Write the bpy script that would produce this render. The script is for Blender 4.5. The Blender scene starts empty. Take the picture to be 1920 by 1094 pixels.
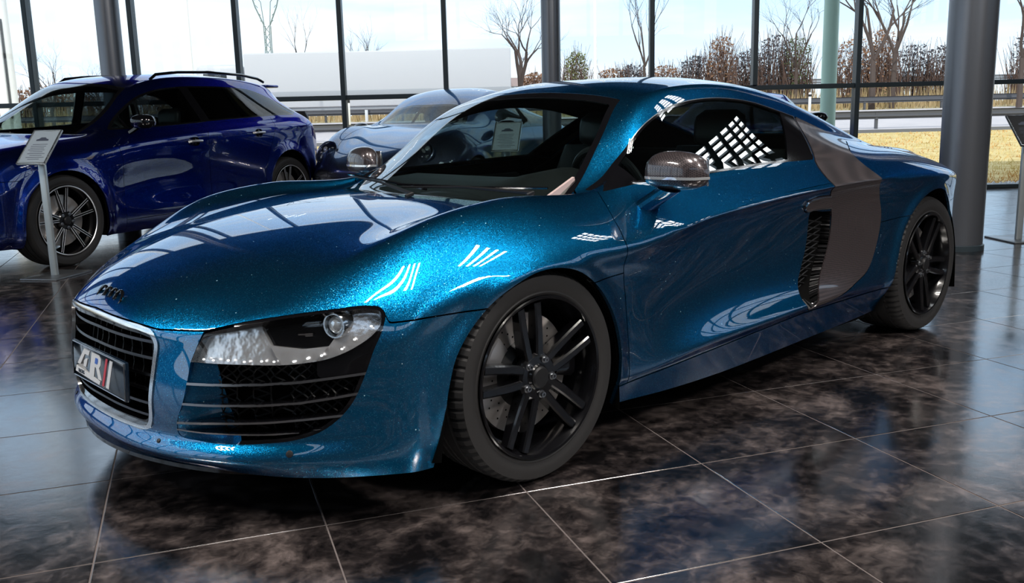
import bpy, bmesh, math, random
import numpy as np
from mathutils import Vector, Matrix
random.seed(7)
rng = np.random.default_rng(7)
S = bpy.context.scene
COL = S.collection
PI = math.pi

# ------------------------------------------------------------------ camera
def setup_camera():
    C = Vector((-1.8545, -2.8201, 1.0951))
    yaw, pit, roll, f = 0.8259, 0.1890, -0.0242, 1724.86
    F = Vector((math.cos(yaw) * math.cos(pit), math.sin(yaw) * math.cos(pit), -math.sin(pit)))
    R = F.cross(Vector((0, 0, 1))).normalized()
    U = R.cross(F)
    R2 = math.cos(roll) * R + math.sin(roll) * U
    U2 = -math.sin(roll) * R + math.cos(roll) * U
    cd = bpy.data.cameras.new('camera')
    cam = bpy.data.objects.new('camera', cd)
    COL.objects.link(cam)
    m = Matrix((R2, U2, -F)).transposed().to_4x4()
    m.translation = C
    cam.matrix_world = m
    cd.sensor_width = 36
    cd.lens = 36 * f / 1920
    cd.clip_start = 0.05
    cd.clip_end = 500
    S.camera = cam
setup_camera()
S.view_settings.view_transform = 'Standard'
S.view_settings.look = 'None'
S.view_settings.gamma = 1
S.view_settings.use_curve_mapping = False
S.view_settings.exposure = 0.0
def sky():
    w = bpy.data.worlds.new('world'); S.world = w; w.use_nodes = True
    nt = w.node_tree; N = nt.nodes; L = nt.links; bg = N['Background']
    tc = N.new('ShaderNodeTexCoord'); sp = N.new('ShaderNodeSeparateXYZ'); L.new(tc.outputs['Generated'], sp.inputs['Vector'])
    r = N.new('ShaderNodeValToRGB'); e = r.color_ramp.elements
    e[0].position = .0; e[0].color = (.56, .62, .68, 1); e[1].position = .75; e[1].color = (.42, .54, .74, 1)
    k = e.new(.12); k.color = (.40, .56, .76, 1); k = e.new(.35); k.color = (.38, .53, .76, 1)
    L.new(sp.outputs['Z'], r.inputs['Fac'])
    # streaked thin cloud
    mp = N.new('ShaderNodeMapping'); mp.inputs['Scale'].default_value = (1.6, 1.6, 11); mp.inputs['Rotation'].default_value = (.05, .03, .4)
    L.new(tc.outputs['Generated'], mp.inputs['Vector'])
    n = N.new('ShaderNodeTexNoise'); n.inputs['Scale'].default_value = 1.6; n.inputs['Detail'].default_value = 6; n.inputs['Distortion'].default_value = .4
    L.new(mp.outputs['Vector'], n.inputs['Vector'])
    mr = N.new('ShaderNodeMapRange'); mr.inputs['From Min'].default_value = .38; mr.inputs['From Max'].default_value = .62
    L.new(n.outputs['Fac'], mr.inputs['Value'])
    mx = N.new('ShaderNodeMix'); mx.data_type = 'RGBA'; mx.inputs['B'].default_value = (.60, .62, .66, 1)
    L.new(r.outputs['Color'], mx.inputs['A']); L.new(mr.outputs['Result'], mx.inputs['Factor'])
    L.new(mx.outputs['Result'], bg.inputs['Color']); bg.inputs['Strength'].default_value = 2.3
sky()
def sun():
    d = bpy.data.lights.new('sun', 'SUN'); d.energy = 3.2; d.angle = math.radians(.6); d.color = (1, .95, .88)
    o = bpy.data.objects.new('sun', d); COL.objects.link(o)
    v = Vector((-.62, -.45, .85))       # towards the sun: behind the building, over the camera's shoulder
    o.rotation_euler = v.to_track_quat('Z', 'Y').to_euler()
sun()


# ------------------------------------------------------------------ helpers: geometry
def mesh_obj(name, V, Fc, mat=None, parent=None, normals=None, smooth=True, label=None):
    me = bpy.data.meshes.new(name)
    V = np.asarray(V, float)
    if isinstance(Fc, np.ndarray) and len(Fc):
        n, k = Fc.shape
        me.vertices.add(len(V)); me.vertices.foreach_set('co', V.ravel())
        me.loops.add(n * k); me.loops.foreach_set('vertex_index', Fc.ravel().astype(np.int32))
        me.polygons.add(n)
        me.polygons.foreach_set('loop_start', np.arange(0, n * k, k, dtype=np.int32))
        me.polygons.foreach_set('loop_total', np.full(n, k, dtype=np.int32))
        me.update(calc_edges=True)
    else:
        me.from_pydata([tuple(v) for v in V], [], [list(map(int, f)) for f in Fc])
        me.update()
    if smooth:
        me.shade_smooth()
    if normals is not None and len(V):
        me.normals_split_custom_set_from_vertices([tuple(n) for n in normals])
    if mat: me.materials.append(mat)
    o = bpy.data.objects.new(name, me)
    COL.objects.link(o)
    if parent: o.parent = parent
    if label: o['label'] = label
    return o

def empty(name, loc=(0, 0, 0), rz=0.0, label=None, cat=None, group=None, kind=None):
    o = bpy.data.objects.new(name, None)
    o.empty_display_size = 0.2
    COL.objects.link(o)
    o.location = loc
    o.rotation_euler = (0, 0, rz)
    tag(o, label, cat, group, kind)
    return o

def tag(o, label=None, cat=None, group=None, kind=None):
    if label: o['label'] = label
    if cat: o['category'] = cat
    if group: o['group'] = group
    if kind: o['kind'] = kind
    return o

class MB:
    """collects boxes, tubes, lathes into one mesh"""
    def __init__(s): s.V = []; s.F = []
    def add(s, V, F):
        b = len(s.V)
        s.V += [tuple(v) for v in V]
        s.F += [[i + b for i in f] for f in F]
        return s
    def box(s, c, d, rz=0, M=None):
        x, y, z = d[0] / 2, d[1] / 2, d[2] / 2
        P = [Vector((a * x, b * y, e * z)) for a in (-1, 1) for b in (-1, 1) for e in (-1, 1)]
        m = Matrix.Rotation(rz, 3, 'Z') if M is None else M
        P = [m @ p + Vector(c) for p in P]
        return s.add(P, [(0, 1, 3, 2), (4, 6, 7, 5), (0, 4, 5, 1), (2, 3, 7, 6), (0, 2, 6, 4), (1, 5, 7, 3)])
    def rbox(s, c, d, b=0.005, rz=0, M=None, seg=2):
        bm = bmesh.new(); bmesh.ops.create_cube(bm, size=1)
        bmesh.ops.scale(bm, vec=d, verts=bm.verts)
        bmesh.ops.bevel(bm, geom=bm.edges[:] , offset=b, segments=seg, affect='EDGES', profile=0.5)
        m = Matrix.Rotation(rz, 3, 'Z') if M is None else M
        bm.verts.index_update()
        s.add([m @ v.co + Vector(c) for v in bm.verts], [[v.index for v in f.verts] for f in bm.faces])
        bm.free(); return s
    def tube(s, pts, r, n=8, cap=True, closed=False):
        pts = [Vector(p) for p in pts]
        rr = r if hasattr(r, '__len__') else [r] * len(pts)
        b = len(s.V); m = len(pts); up = None; 
        for i, p in enumerate(pts):
            if closed: t = pts[(i + 1) % m] - pts[i - 1]
            else: t = pts[min(i + 1, m - 1)] - pts[max(i - 1, 0)]
            t.normalize()
            if up is None:
                up = Vector((0, 0, 1)) if abs(t.z) < 0.9 else Vector((1, 0, 0))
            u = (up - up.dot(t) * t).normalized(); v = t.cross(u); up = u
            for k in range(n):
                a = 2 * PI * k / n
                s.V.append(tuple(p + rr[i] * (math.cos(a) * u + math.sin(a) * v)))
        for i in range(m if closed else m - 1):
            j = (i + 1) % m
            for k in range(n):
                l = (k + 1) % n
                s.F.append([b + i * n + k, b + i * n + l, b + j * n + l, b + j * n + k])
        if cap and not closed:
            s.F.append([b + k for k in range(n)][::-1]); s.F.append([b + (m - 1) * n + k for k in range(n)])
        return s
    def lathe(s, prof, n=48, axis='Y', c=(0, 0, 0), closed=False):
        """prof: (axial, radius)"""
        b = len(s.V); m = len(prof)
        for k in range(n):
            a = 2 * PI * k / n; ca, sa = math.cos(a), math.sin(a)
            for (t, r) in prof:
                if axis == 'Y': p = (r * ca, t, r * sa)
                elif axis == 'Z': p = (r * ca, r * sa, t)
                else: p = (t, r * ca, r * sa)
                s.V.append((p[0] + c[0], p[1] + c[1], p[2] + c[2]))
        for k in range(n):
            l = (k + 1) % n
            for i in range(m if closed else m - 1):
                j = (i + 1) % m
                s.F.append([b + k * m + i, b + k * m + j, b + l * m + j, b + l * m + i])
        return s
    def prism(s, poly, h, M=None, off=0.0):
        """poly in local xy extruded along local z from off to off+h, then transformed by 4x4 M"""
        n = len(poly); V = [Vector((x, y, off)) for x, y in poly] + [Vector((x, y, off + h)) for x, y in poly]
        if M is not None: V = [M @ v for v in V]
        F = [list(range(n))[::-1], list(range(n, 2 * n))] + [[i, (i + 1) % n, n + (i + 1) % n, n + i] for i in range(n)]
        return s.add(V, F)
    def loft(s, rings, closed=True, cap=True):
        n = len(rings[0]); b = len(s.V)
        for r in rings: s.V += [tuple(p) for p in r]
        for i in range(len(rings) - 1):
            for k in range(n if closed else n - 1):
                l = (k + 1) % n
                s.F.append([b + i * n + k, b + i * n + l, b + (i + 1) * n + l, b + (i + 1) * n + k])
        if cap and closed:
            s.F.append([b + k for k in range(n)][::-1]); s.F.append([b + (len(rings) - 1) * n + k for k in range(n)])
        return s
    def build(s, name, mat=None, parent=None, smooth=True, angle=35, label=None):
        o = mesh_obj(name, s.V, s.F, mat, parent, smooth=False, label=label)
        bm = bmesh.new(); bm.from_mesh(o.data)
        bmesh.ops.recalc_face_normals(bm, faces=bm.faces)
        if smooth:
            for f in bm.faces: f.smooth = True
            ca = math.radians(angle)
            for e in bm.edges:
                if len(e.link_faces) == 2 and e.calc_face_angle(0) > ca: e.smooth = False
        bm.to_mesh(o.data); bm.free()
        return o

def crom(pts, n=8, closed=False):
    """Catmull-Rom through 2D/3D pts; a point given twice in a row is a corner"""
    P = [np.array(p, float) for p in pts]
    out = []
    m = len(P)
    rngi = range(m if closed else m - 1)
    for i in rngi:
        p1 = P[i]; p2 = P[(i + 1) % m]
        if np.allclose(p1, p2): continue
        p0 = P[i - 1] if (closed or i > 0) else 2 * p1 - p2
        p3 = P[(i + 2) % m] if (closed or i + 2 < m) else 2 * p2 - p1
        # centripetal-ish tangents
        d0 = max(np.linalg.norm(p1 - p0), 1e-9); d1 = np.linalg.norm(p2 - p1); d2 = max(np.linalg.norm(p3 - p2), 1e-9)
        m1 = np.zeros_like(p1) if d0 < 1e-8 else ((p1 - p0) / d0 * d1 + (p2 - p1) / d1 * d0) / (d0 + d1) * d1
        m2 = np.zeros_like(p1) if d2 < 1e-8 else ((p2 - p1) / d1 * d2 + (p3 - p2) / d2 * d1) / (d1 + d2) * d1
        if d0 < 1e-8: m1 = (p2 - p1)
        if d2 < 1e-8: m2 = (p2 - p1)
        for t in np.linspace(0, 1, n, endpoint=False):
            h = t * t * (3 - 2 * t)
            out.append((2*t**3-3*t**2+1)*p1 + (t**3-2*t**2+t)*m1 + (-2*t**3+3*t**2)*p2 + (t**3-t**2)*m2)
    if not closed: out.append(P[-1])
    return np.array(out)

def sdf_poly(Q, poly):
    """signed distance of points Q (n,2) to closed polygon (negative inside)"""
    A = np.asarray(poly); B = np.roll(A, -1, 0)
    out = np.full(len(Q), 9.0); lo = A.min(0) - 0.15; hi = A.max(0) + 0.15
    m = np.all((Q > lo) & (Q < hi), 1)
    q = Q[m]
    d = np.full(len(q), 1e9); ins = np.zeros(len(q), bool)
    for a, b in zip(A, B):
        e = b - a; l = e @ e
        if l < 1e-14: continue
        w = q - a
        t = np.clip(w @ e / l, 0, 1)
        d = np.minimum(d, np.sum((w - t[:, None] * e) ** 2, 1))
        c = (a[1] > q[:, 1]) != (b[1] > q[:, 1])
        if abs(e[1]) > 1e-12:
            ins ^= c & (q[:, 0] < (b[0] - a[0]) * (q[:, 1] - a[1]) / (b[1] - a[1]) + a[0])
    out[m] = np.where(ins, -1, 1) * np.sqrt(d)
    return out

class Soup:
    """triangle mesh with per vertex normals that can be cut along the zero line of any scalar field"""
    def __init__(s, V, N, T): s.V, s.N, s.T = V, N, T
    def compact(s):
        u, inv = np.unique(s.T, return_inverse=True)
        return Soup(s.V[u], s.N[u], inv.reshape(-1, 3)) if len(s.T) else Soup(np.zeros((0, 3)), np.zeros((0, 3)), np.zeros((0, 3), int))
    def split(s, f):
        """returns (part where f<0, part where f>=0)"""
        f = np.where(np.abs(f) < 1e-7, 1e-7, f)
        g = f[s.T] < 0; c = g.sum(1)
        neg = [s.T[c == 3]]; pos = [s.T[c == 0]]
        V, N = s.V, s.N; nv = len(V)
        keys = []; jobs = []
        for cnt, arr1, arr2 in ((1, neg, pos), (2, pos, neg)):
            T = s.T[c == cnt]
            if not len(T): continue
            G = g[c == cnt] if cnt == 1 else ~g[c == cnt]
            k = G.argmax(1); r = np.arange(len(T))
            a, b, d = T[r, k], T[r, (k + 1) % 3], T[r, (k + 2) % 3]
            jobs.append((a, b, d, arr1, arr2))
        if jobs:
            E = np.concatenate([np.stack([np.minimum(a, b), np.maximum(a, b)], 1) for a, b, d, _, _ in jobs] +
                               [np.stack([np.minimum(a, d), np.maximum(a, d)], 1) for a, b, d, _, _ in jobs])
            ue, inv = np.unique(E, axis=0, return_inverse=True); inv = inv.ravel()
            t = f[ue[:, 0]] / (f[ue[:, 0]] - f[ue[:, 1]])
            t = np.clip(t, 0.001, 0.999)[:, None]
            V = np.concatenate([V, V[ue[:, 0]] * (1 - t) + V[ue[:, 1]] * t])
            n2 = N[ue[:, 0]] * (1 - t) + N[ue[:, 1]] * t
            N = np.concatenate([N, n2 / np.maximum(np.linalg.norm(n2, axis=1), 1e-9)[:, None]])
            o = 0; tot = sum(len(j[0]) for j in jobs); o2 = tot
            for a, b, d, a1, a2 in jobs:
                m = len(a)
                ab = nv + inv[o:o + m]; ad = nv + inv[o2:o2 + m]; o += m; o2 += m
                a1.append(np.stack([a, ab, ad], 1))
                a2.append(np.stack([ab, b, d], 1)); a2.append(np.stack([ab, d, ad], 1))
        return Soup(V, N, np.concatenate(neg)).compact(), Soup(V, N, np.concatenate(pos)).compact()
    def border(s):
        E = np.concatenate([s.T[:, [0, 1]], s.T[:, [1, 2]], s.T[:, [2, 0]]])
        k = np.sort(E, 1); u, i, c = np.unique(k, axis=0, return_index=True, return_counts=True)
        return E[i[c == 1]]
    def build(s, name, mat, parent=None, lip=0.0, back=False, label=None, skip_mid=True):
        V, N, T = s.V, s.N, s.T
        if not len(T): return None
        if np.abs(V[:, 1]).min() > .05 and (V[:, 1] > 0).any() and (V[:, 1] < 0).any():   # a left and a right piece: two parts
            a, b = s.split(V[:, 1]); b.build(name, mat, parent, lip, back, None, skip_mid)
            return a.build(name, mat, parent, lip, back, label, skip_mid)
        Vs = [V]; Ns = [N]; Ts = [T]
        if lip:
            E = s.border()
            if skip_mid and len(E):   # no lip on the car's centre line
                E = E[~((np.abs(V[E[:, 0], 1]) < 1e-5) & (np.abs(V[E[:, 1], 1]) < 1e-5))]
            if len(E):
                a, b = V[E[:, 0]], V[E[:, 1]]; na, nb = N[E[:, 0]], N[E[:, 1]]
                side = np.cross(b - a, (na + nb) / 2); side /= np.maximum(np.linalg.norm(side, axis=1), 1e-9)[:, None]
                n0 = len(V); m = len(E)
                Vs += [a, b, b - nb * lip, a - na * lip]; Ns += [side] * 4
                i = np.arange(m)
                Ts.append(np.stack([n0 + i + m, n0 + i, n0 + i + 3 * m], 1)); Ts.append(np.stack([n0 + i + m, n0 + i + 3 * m, n0 + i + 2 * m], 1))
        if back:
            n0 = sum(map(len, Vs)); Vs.append(V - N * lip); Ns.append(-N); Ts.append(T[:, ::-1] + n0)
        return mesh_obj(name, np.concatenate(Vs), np.concatenate(Ts), mat, parent, normals=np.concatenate(Ns), label=label)
    def offset(s, d): return Soup(s.V + s.N * d, s.N, s.T)
    def flip_y(s):
        return Soup(s.V * [1, -1, 1], s.N * [1, -1, 1], s.T[:, ::-1])
    def join(s, o):
        n = len(s.V); return Soup(np.concatenate([s.V, o.V]), np.concatenate([s.N, o.N]), np.concatenate([s.T, o.T + n]))

def cage_surface(V, F, creases, level=4, fit=5, k=0.85):
    """Catmull-Clark surface through the cage's own points; creases: dict {(i,j): w}"""
    V = np.asarray(V, float); P = V.copy()
    me = bpy.data.meshes.new('cage'); me.from_pydata([tuple(v) for v in V], [], F); me.update()
    cr = me.attributes.new('crease_edge', 'FLOAT', 'EDGE')
    if creases:
        vals = np.zeros(len(me.edges))
        for e in me.edges:
            vals[e.index] = creases.get(tuple(sorted(e.vertices[:])), 0)
        cr.data.foreach_set('value', vals)
    o = bpy.data.objects.new('cage', me); COL.objects.link(o)
    md = o.modifiers.new('s', 'SUBSURF'); md.subdivision_type = 'CATMULL_CLARK'
    md.use_limit_surface = True; md.levels = md.render_levels = 1
    md.boundary_smooth = 'ALL'; md.quality = 4
    def ev():
        dg = bpy.context.evaluated_depsgraph_get(); dg.update()
        return o.evaluated_get(dg)
    for it in range(fit):
        me.vertices.foreach_set('co', P.ravel()); me.update()
        oe = ev(); m2 = oe.data; n = len(V)
        Q = np.zeros(len(m2.vertices) * 3); m2.vertices.foreach_get('co', Q); Q = Q.reshape(-1, 3)[:n]
        P += k * (V - Q)
    me.vertices.foreach_set('co', P.ravel()); me.update()
    md.levels = md.render_levels = level
    oe = ev(); m2 = oe.to_mesh()
    m2.calc_loop_triangles()
    nv = len(m2.vertices); VV = np.zeros(nv * 3); m2.vertices.foreach_get('co', VV)
    NN = np.zeros(nv * 3); m2.vertex_normals.foreach_get('vector', NN)
    T = np.zeros(len(m2.loop_triangles) * 3, np.int32); m2.loop_triangles.foreach_get('vertices', T)
    oe.to_mesh_clear()
    bpy.data.objects.remove(o); bpy.data.meshes.remove(me)
    return Soup(VV.reshape(-1, 3), NN.reshape(-1, 3), T.reshape(-1, 3).astype(int))

def body_cage(top, side, front, rear, crease_rows=None, level=4, extra=None):
    """top[i] = 5 points C,T1,T2,RE,B (i along the car), side[i] = 6 points S..Bt below B at station i,
    front[c] = 6 points below top[0][c] for c in C,T1,T2,RE ; rear likewise. y>0 half, mirrored here."""
    n = len(top); V = []; idx = {}
    def vid(key, p):
        p = tuple(p)
        if key in idx: return idx[key]
        idx[key] = len(V); V.append(p); return idx[key]
    F = []; creases = {}
    for sgn in (1, -1):
        def g(kind, a, b):
            if kind == 't': p = top[a][b]
            elif kind == 's': p = side[a][b]
            elif kind == 'f': p = front[a][b]
            else: p = rear[a][b]
            mid = abs(p[1]) < 1e-9
            key = (kind, a, b, 0 if mid else sgn)
            return vid(key, (p[0], p[1] * sgn, p[2]))
        def quad(a, b, c, d): F.append([a, b, c, d] if sgn > 0 else [d, c, b, a])
        for i in range(n - 1):
            for j in range(4): quad(g('t', i, j), g('t', i + 1, j), g('t', i + 1, j + 1), g('t', i, j + 1))
            for j in range(6):
                a = g('t', i, 4) if j == 0 else g('s', i, j - 1); b = g('t', i + 1, 4) if j == 0 else g('s', i + 1, j - 1)
                quad(a, b, g('s', i + 1, j), g('s', i, j))
        for (kind, row) in (('f', 0), ('r', n - 1)):
            for c in range(4):
                for j in range(6):
                    a = g('t', row, c) if j == 0 else g(kind, c, j - 1)
                    b = (g('t', row, c + 1) if j == 0 else (g(kind, c + 1, j - 1) if c < 3 else g('s', row, j - 1)))
                    d = g(kind, c, j); e = g(kind, c + 1, j) if c < 3 else g('s', row, j)
                    if kind == 'f': quad(a, b, e, d)
                    else: quad(b, a, d, e)
        if crease_rows:
            for (line, i0, i1, w) in crease_rows:
                def pt(i):
                    if line[0] == 't': return g('t', i, line[1])
                    return g('s', i, line[1])
                if line[0] in 'ts':
                    for i in range(i0, i1): creases[tuple(sorted((pt(i), pt(i + 1))))] = w
                elif line[0] == 'F':   # front cap row: -1 is the top row
                    j = line[1]
                    P = [g('t', 0, c) if j < 0 else g('f', c, j) for c in range(4)] + [g('t', 0, 4) if j < 0 else g('s', 0, j)]
                    for a, b in zip(P[i0:i1], P[i0 + 1:i1 + 1]): creases[tuple(sorted((a, b)))] = w
                elif line[0] == 'X':   # across the top at station
                    P = [g('t', line[1], c) for c in range(5)]
                    for a, b in zip(P[i0:i1], P[i0 + 1:i1 + 1]): creases[tuple(sorted((a, b)))] = w
    return cage_surface(V, F, creases, level)
# ------------------------------------------------------------------ helpers: materials
def new_mat(name):
    m = bpy.data.materials.new(name); m.use_nodes = True
    nt = m.node_tree; b = nt.nodes['Principled BSDF']
    return m, nt, b
def P(name, col, rough=.5, metal=0, spec=.5, coat=0, coat_rough=.03, alpha=None, emit=None, es=0, bump=None, trans=0, ior=1.45, noise=None):
    m, nt, b = new_mat(name)
    b.inputs['Base Color'].default_value = (*col, 1)
    b.inputs['Roughness'].default_value = rough
    b.inputs['Metallic'].default_value = metal
    b.inputs['Specular IOR Level'].default_value = spec
    b.inputs['Coat Weight'].default_value = coat
    b.inputs['Coat Roughness'].default_value = coat_rough
    b.inputs['IOR'].default_value = ior
    if trans: b.inputs['Transmission Weight'].default_value = trans
    if emit:
        b.inputs['Emission Color'].default_value = (*emit, 1); b.inputs['Emission Strength'].default_value = es
    tc = None
    if noise:   # (scale, amount, second colour)
        tc = nt.nodes.new('ShaderNodeTexCoord')
        n = nt.nodes.new('ShaderNodeTexNoise'); n.inputs['Scale'].default_value = noise[0]; n.inputs['Detail'].default_value = 6
        nt.links.new(tc.outputs['Object'], n.inputs['Vector'])
        mx = nt.nodes.new('ShaderNodeMix'); mx.data_type = 'RGBA'
        mx.inputs['A'].default_value = (*col, 1); mx.inputs['B'].default_value = (*noise[2], 1)
        r = nt.nodes.new('ShaderNodeMapRange'); r.inputs['From Min'].default_value = .5 - noise[1]; r.inputs['From Max'].default_value = .5 + noise[1]
        nt.links.new(n.outputs['Fac'], r.inputs['Value']); nt.links.new(r.outputs['Result'], mx.inputs['Factor'])
        nt.links.new(mx.outputs['Result'], b.inputs['Base Color'])
    if bump:    # (scale, strength, distance)
        tc = tc or nt.nodes.new('ShaderNodeTexCoord')
        n = nt.nodes.new('ShaderNodeTexNoise'); n.inputs['Scale'].default_value = bump[0]; n.inputs['Detail'].default_value = 4
        nt.links.new(tc.outputs['Object'], n.inputs['Vector'])
        bp = nt.nodes.new('ShaderNodeBump'); bp.inputs['Strength'].default_value = bump[1]; bp.inputs['Distance'].default_value = bump[2]
        nt.links.new(n.outputs['Fac'], bp.inputs['Height']); nt.links.new(bp.outputs['Normal'], b.inputs['Normal'])
    return m

def flake_paint(name, deep, bright, flake, scale=320, rough=.28, amount=.35, dust=False):
    """metallic lacquer: coloured flakes, each tilted its own way, under a clear coat"""
    m, nt, b = new_mat(name); L = nt.links; N = nt.nodes
    tc = N.new('ShaderNodeTexCoord')
    v = N.new('ShaderNodeTexVoronoi'); v.inputs['Scale'].default_value = scale
    L.new(tc.outputs['Object'], v.inputs['Vector'])
    lw = N.new('ShaderNodeLayerWeight'); lw.inputs['Blend'].default_value = .45
    mx = N.new('ShaderNodeMix'); mx.data_type = 'RGBA'
    mx.inputs['A'].default_value = (*bright, 1); mx.inputs['B'].default_value = (*deep, 1)
    L.new(lw.outputs['Facing'], mx.inputs['Factor'])
    sp = N.new('ShaderNodeSeparateColor'); L.new(v.outputs['Color'], sp.inputs['Color'])
    r = N.new('ShaderNodeMapRange'); r.inputs['From Min'].default_value = .93; r.inputs['From Max'].default_value = 1.0
    L.new(sp.outputs['Red'], r.inputs['Value'])
    m2 = N.new('ShaderNodeMix'); m2.data_type = 'RGBA'; m2.inputs['B'].default_value = (*flake, 1)
    L.new(mx.outputs['Result'], m2.inputs['A']); L.new(r.outputs['Result'], m2.inputs['Factor'])
    L.new(m2.outputs['Result'], b.inputs['Base Color'])
    # flake tilt
    vm = N.new('ShaderNodeVectorMath'); vm.operation = 'SUBTRACT'; vm.inputs[1].default_value = (.5, .5, .5)
    L.new(v.outputs['Color'], vm.inputs[0])
    vs = N.new('ShaderNodeVectorMath'); vs.operation = 'SCALE'; vs.inputs['Scale'].default_value = amount
    L.new(vm.outputs['Vector'], vs.inputs[0])
    g = N.new('ShaderNodeNewGeometry')
    va = N.new('ShaderNodeVectorMath'); va.operation = 'ADD'; L.new(g.outputs['Normal'], va.inputs[0]); L.new(vs.outputs['Vector'], va.inputs[1])
    vn = N.new('ShaderNodeVectorMath'); vn.operation = 'NORMALIZE'; L.new(va.outputs['Vector'], vn.inputs[0])
    L.new(vn.outputs['Vector'], b.inputs['Normal'])
    b.inputs['Metallic'].default_value = .95; b.inputs['Roughness'].default_value = rough
    mxb = max(bright); b.inputs['Specular Tint'].default_value = (bright[0] / mxb * .5, bright[1] / mxb * .8, bright[2] / mxb * .8, 1)
    b.inputs['Coat Weight'].default_value = 1; b.inputs['Coat Roughness'].default_value = .015; b.inputs['Coat IOR'].default_value = 1.95
    if dust:   # small pale specks lying in the lacquer
        v2 = N.new('ShaderNodeTexVoronoi'); v2.inputs['Scale'].default_value = 42
        L.new(tc.outputs['Object'], v2.inputs['Vector'])
        s2 = N.new('ShaderNodeSeparateColor'); L.new(v2.outputs['Color'], s2.inputs['Color'])
        a = N.new('ShaderNodeMath'); a.operation = 'MULTIPLY_ADD'; a.inputs[1].default_value = .12; a.inputs[2].default_value = -.035
        L.new(s2.outputs['Green'], a.inputs[0])
        c = N.new('ShaderNodeMath'); c.operation = 'LESS_THAN'; L.new(v2.outputs['Distance'], c.inputs[0]); L.new(a.outputs['Value'], c.inputs[1])
        m3 = N.new('ShaderNodeMix'); m3.data_type = 'RGBA'; m3.inputs['B'].default_value = (.45, .85, 1, 1)
        L.new(m2.outputs['Result'], m3.inputs['A']); L.new(c.outputs['Value'], m3.inputs['Factor']); L.new(m3.outputs['Result'], b.inputs['Base Color'])
        mr = N.new('ShaderNodeMath'); mr.operation = 'MULTIPLY_ADD'; mr.inputs[1].default_value = -.45; mr.inputs[2].default_value = .95
        L.new(c.outputs['Value'], mr.inputs[0]); L.new(mr.outputs['Value'], b.inputs['Metallic'])
    return m

def glass_mat(name, tint, refl=1.0, rough=0.0, ior=1.5):
    """thin sheet of glass: fresnel reflection over tinted see-through"""
    m, nt, b = new_mat(name); N = nt.nodes; L = nt.links
    N.remove(b)
    o = N['Material Output']
    tr = N.new('ShaderNodeBsdfTransparent'); tr.inputs['Color'].default_value = (*tint, 1)
    gl = N.new('ShaderNodeBsdfGlossy'); gl.inputs['Roughness'].default_value = rough; gl.inputs['Color'].default_value = (refl, refl, refl, 1)
    fr = N.new('ShaderNodeFresnel'); g = N.new('ShaderNodeNewGeometry')
    io = N.new('ShaderNodeMapRange'); io.inputs['To Min'].default_value = ior; io.inputs['To Max'].default_value = 1 / ior   # same from both faces of the sheet
    L.new(g.outputs['Backfacing'], io.inputs['Value']); L.new(io.outputs['Result'], fr.inputs['IOR'])
    mx = N.new('ShaderNodeMixShader')
    L.new(fr.outputs['Fac'], mx.inputs['Fac']); L.new(tr.outputs['BSDF'], mx.inputs[1]); L.new(gl.outputs['BSDF'], mx.inputs[2])
    L.new(mx.outputs['Shader'], o.inputs['Surface'])
    return m

def carbon_mat(name):
    m, nt, b = new_mat(name); N = nt.nodes; L = nt.links
    tc = N.new('ShaderNodeTexCoord'); mp = N.new('ShaderNodeMapping'); mp.inputs['Rotation'].default_value = (0, PI / 4, 0)
    L.new(tc.outputs['Object'], mp.inputs['Vector'])
    ck = N.new('ShaderNodeTexChecker'); ck.inputs['Scale'].default_value = 190
    ck.inputs['Color1'].default_value = (.030, .025, .027, 1); ck.inputs["Color2"].default_value = (.095, .076, .078, 1)
    L.new(mp.outputs['Vector'], ck.inputs['Vector']); L.new(ck.outputs['Color'], b.inputs['Base Color'])
    b.inputs['Roughness'].default_value = .35; b.inputs['Metallic'].default_value = .45
    b.inputs['Coat Weight'].default_value = 1; b.inputs['Coat Roughness'].default_value = .04
    return m

M = {}
M['paint'] = flake_paint('blue_flake_lacquer', (.0005, .024, .075), (.002, .165, .37), (.06, .55, .90), scale=760, amount=.26, rough=.30, dust=True)
M['rs_paint'] = flake_paint('deep_blue_lacquer', (.001, .005, .07), (.002, .020, .20), (.02, .06, .5), amount=.12, rough=.3)
M['silver_paint'] = flake_paint('grey_lacquer', (.10, .10, .13), (.28, .28, .33), (.6, .6, .65), amount=.12, rough=.3)
M['grey_paint'] = flake_paint('slate_lacquer', (.05, .06, .10), (.15, .17, .26), (.4, .4, .5), amount=.12, rough=.3)
M['carbon'] = carbon_mat('carbon_weave')
M['black'] = P('black_plastic', (.008, .008, .009), .45)
M['gloss'] = P('gloss_black', (.004, .004, .005), .08, coat=.5)
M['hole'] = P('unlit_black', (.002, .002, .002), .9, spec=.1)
M['rubber'] = P('tyre_rubber', (.019, .018, .018), .55, spec=.5, bump=(90, .15, .002))
M['rim'] = P('gloss_black_alloy', (.004, .004, .005), .2, metal=.0, spec=.4, coat=.55, coat_rough=.05)
M['alloy'] = P('cut_alloy', (.78, .78, .80), .32, metal=.8)
M['chrome'] = P('chrome', (.82, .83, .84), .16, metal=1)
M['satin'] = P('satin_metal', (.35, .36, .38), .3, metal=1)
M['steel'] = P('disc_steel', (.50, .47, .45), .35, metal=.8)
M['glass'] = glass_mat('window_glass', (.50, .60, .59), ior=2.1)
M['shield'] = glass_mat('windscreen_glass', (.58, .68, .66))
M['dark_glass'] = glass_mat('tinted_glass', (.10, .12, .14), ior=1.55)
M['lamp_glass'] = glass_mat('lamp_cover', (.90, .92, .93), ior=1.4)
M['leather'] = P('black_leather', (.022, .022, .024), .42, bump=(160, .2, .002))
M['dash'] = P('dashboard_black', (.012, .012, .013), .6, bump=(300, .2, .001))
M['white'] = P('white_print', (.85, .85, .85), .4)
M['red'] = P('red_print', (.65, .02, .04), .35)
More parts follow.
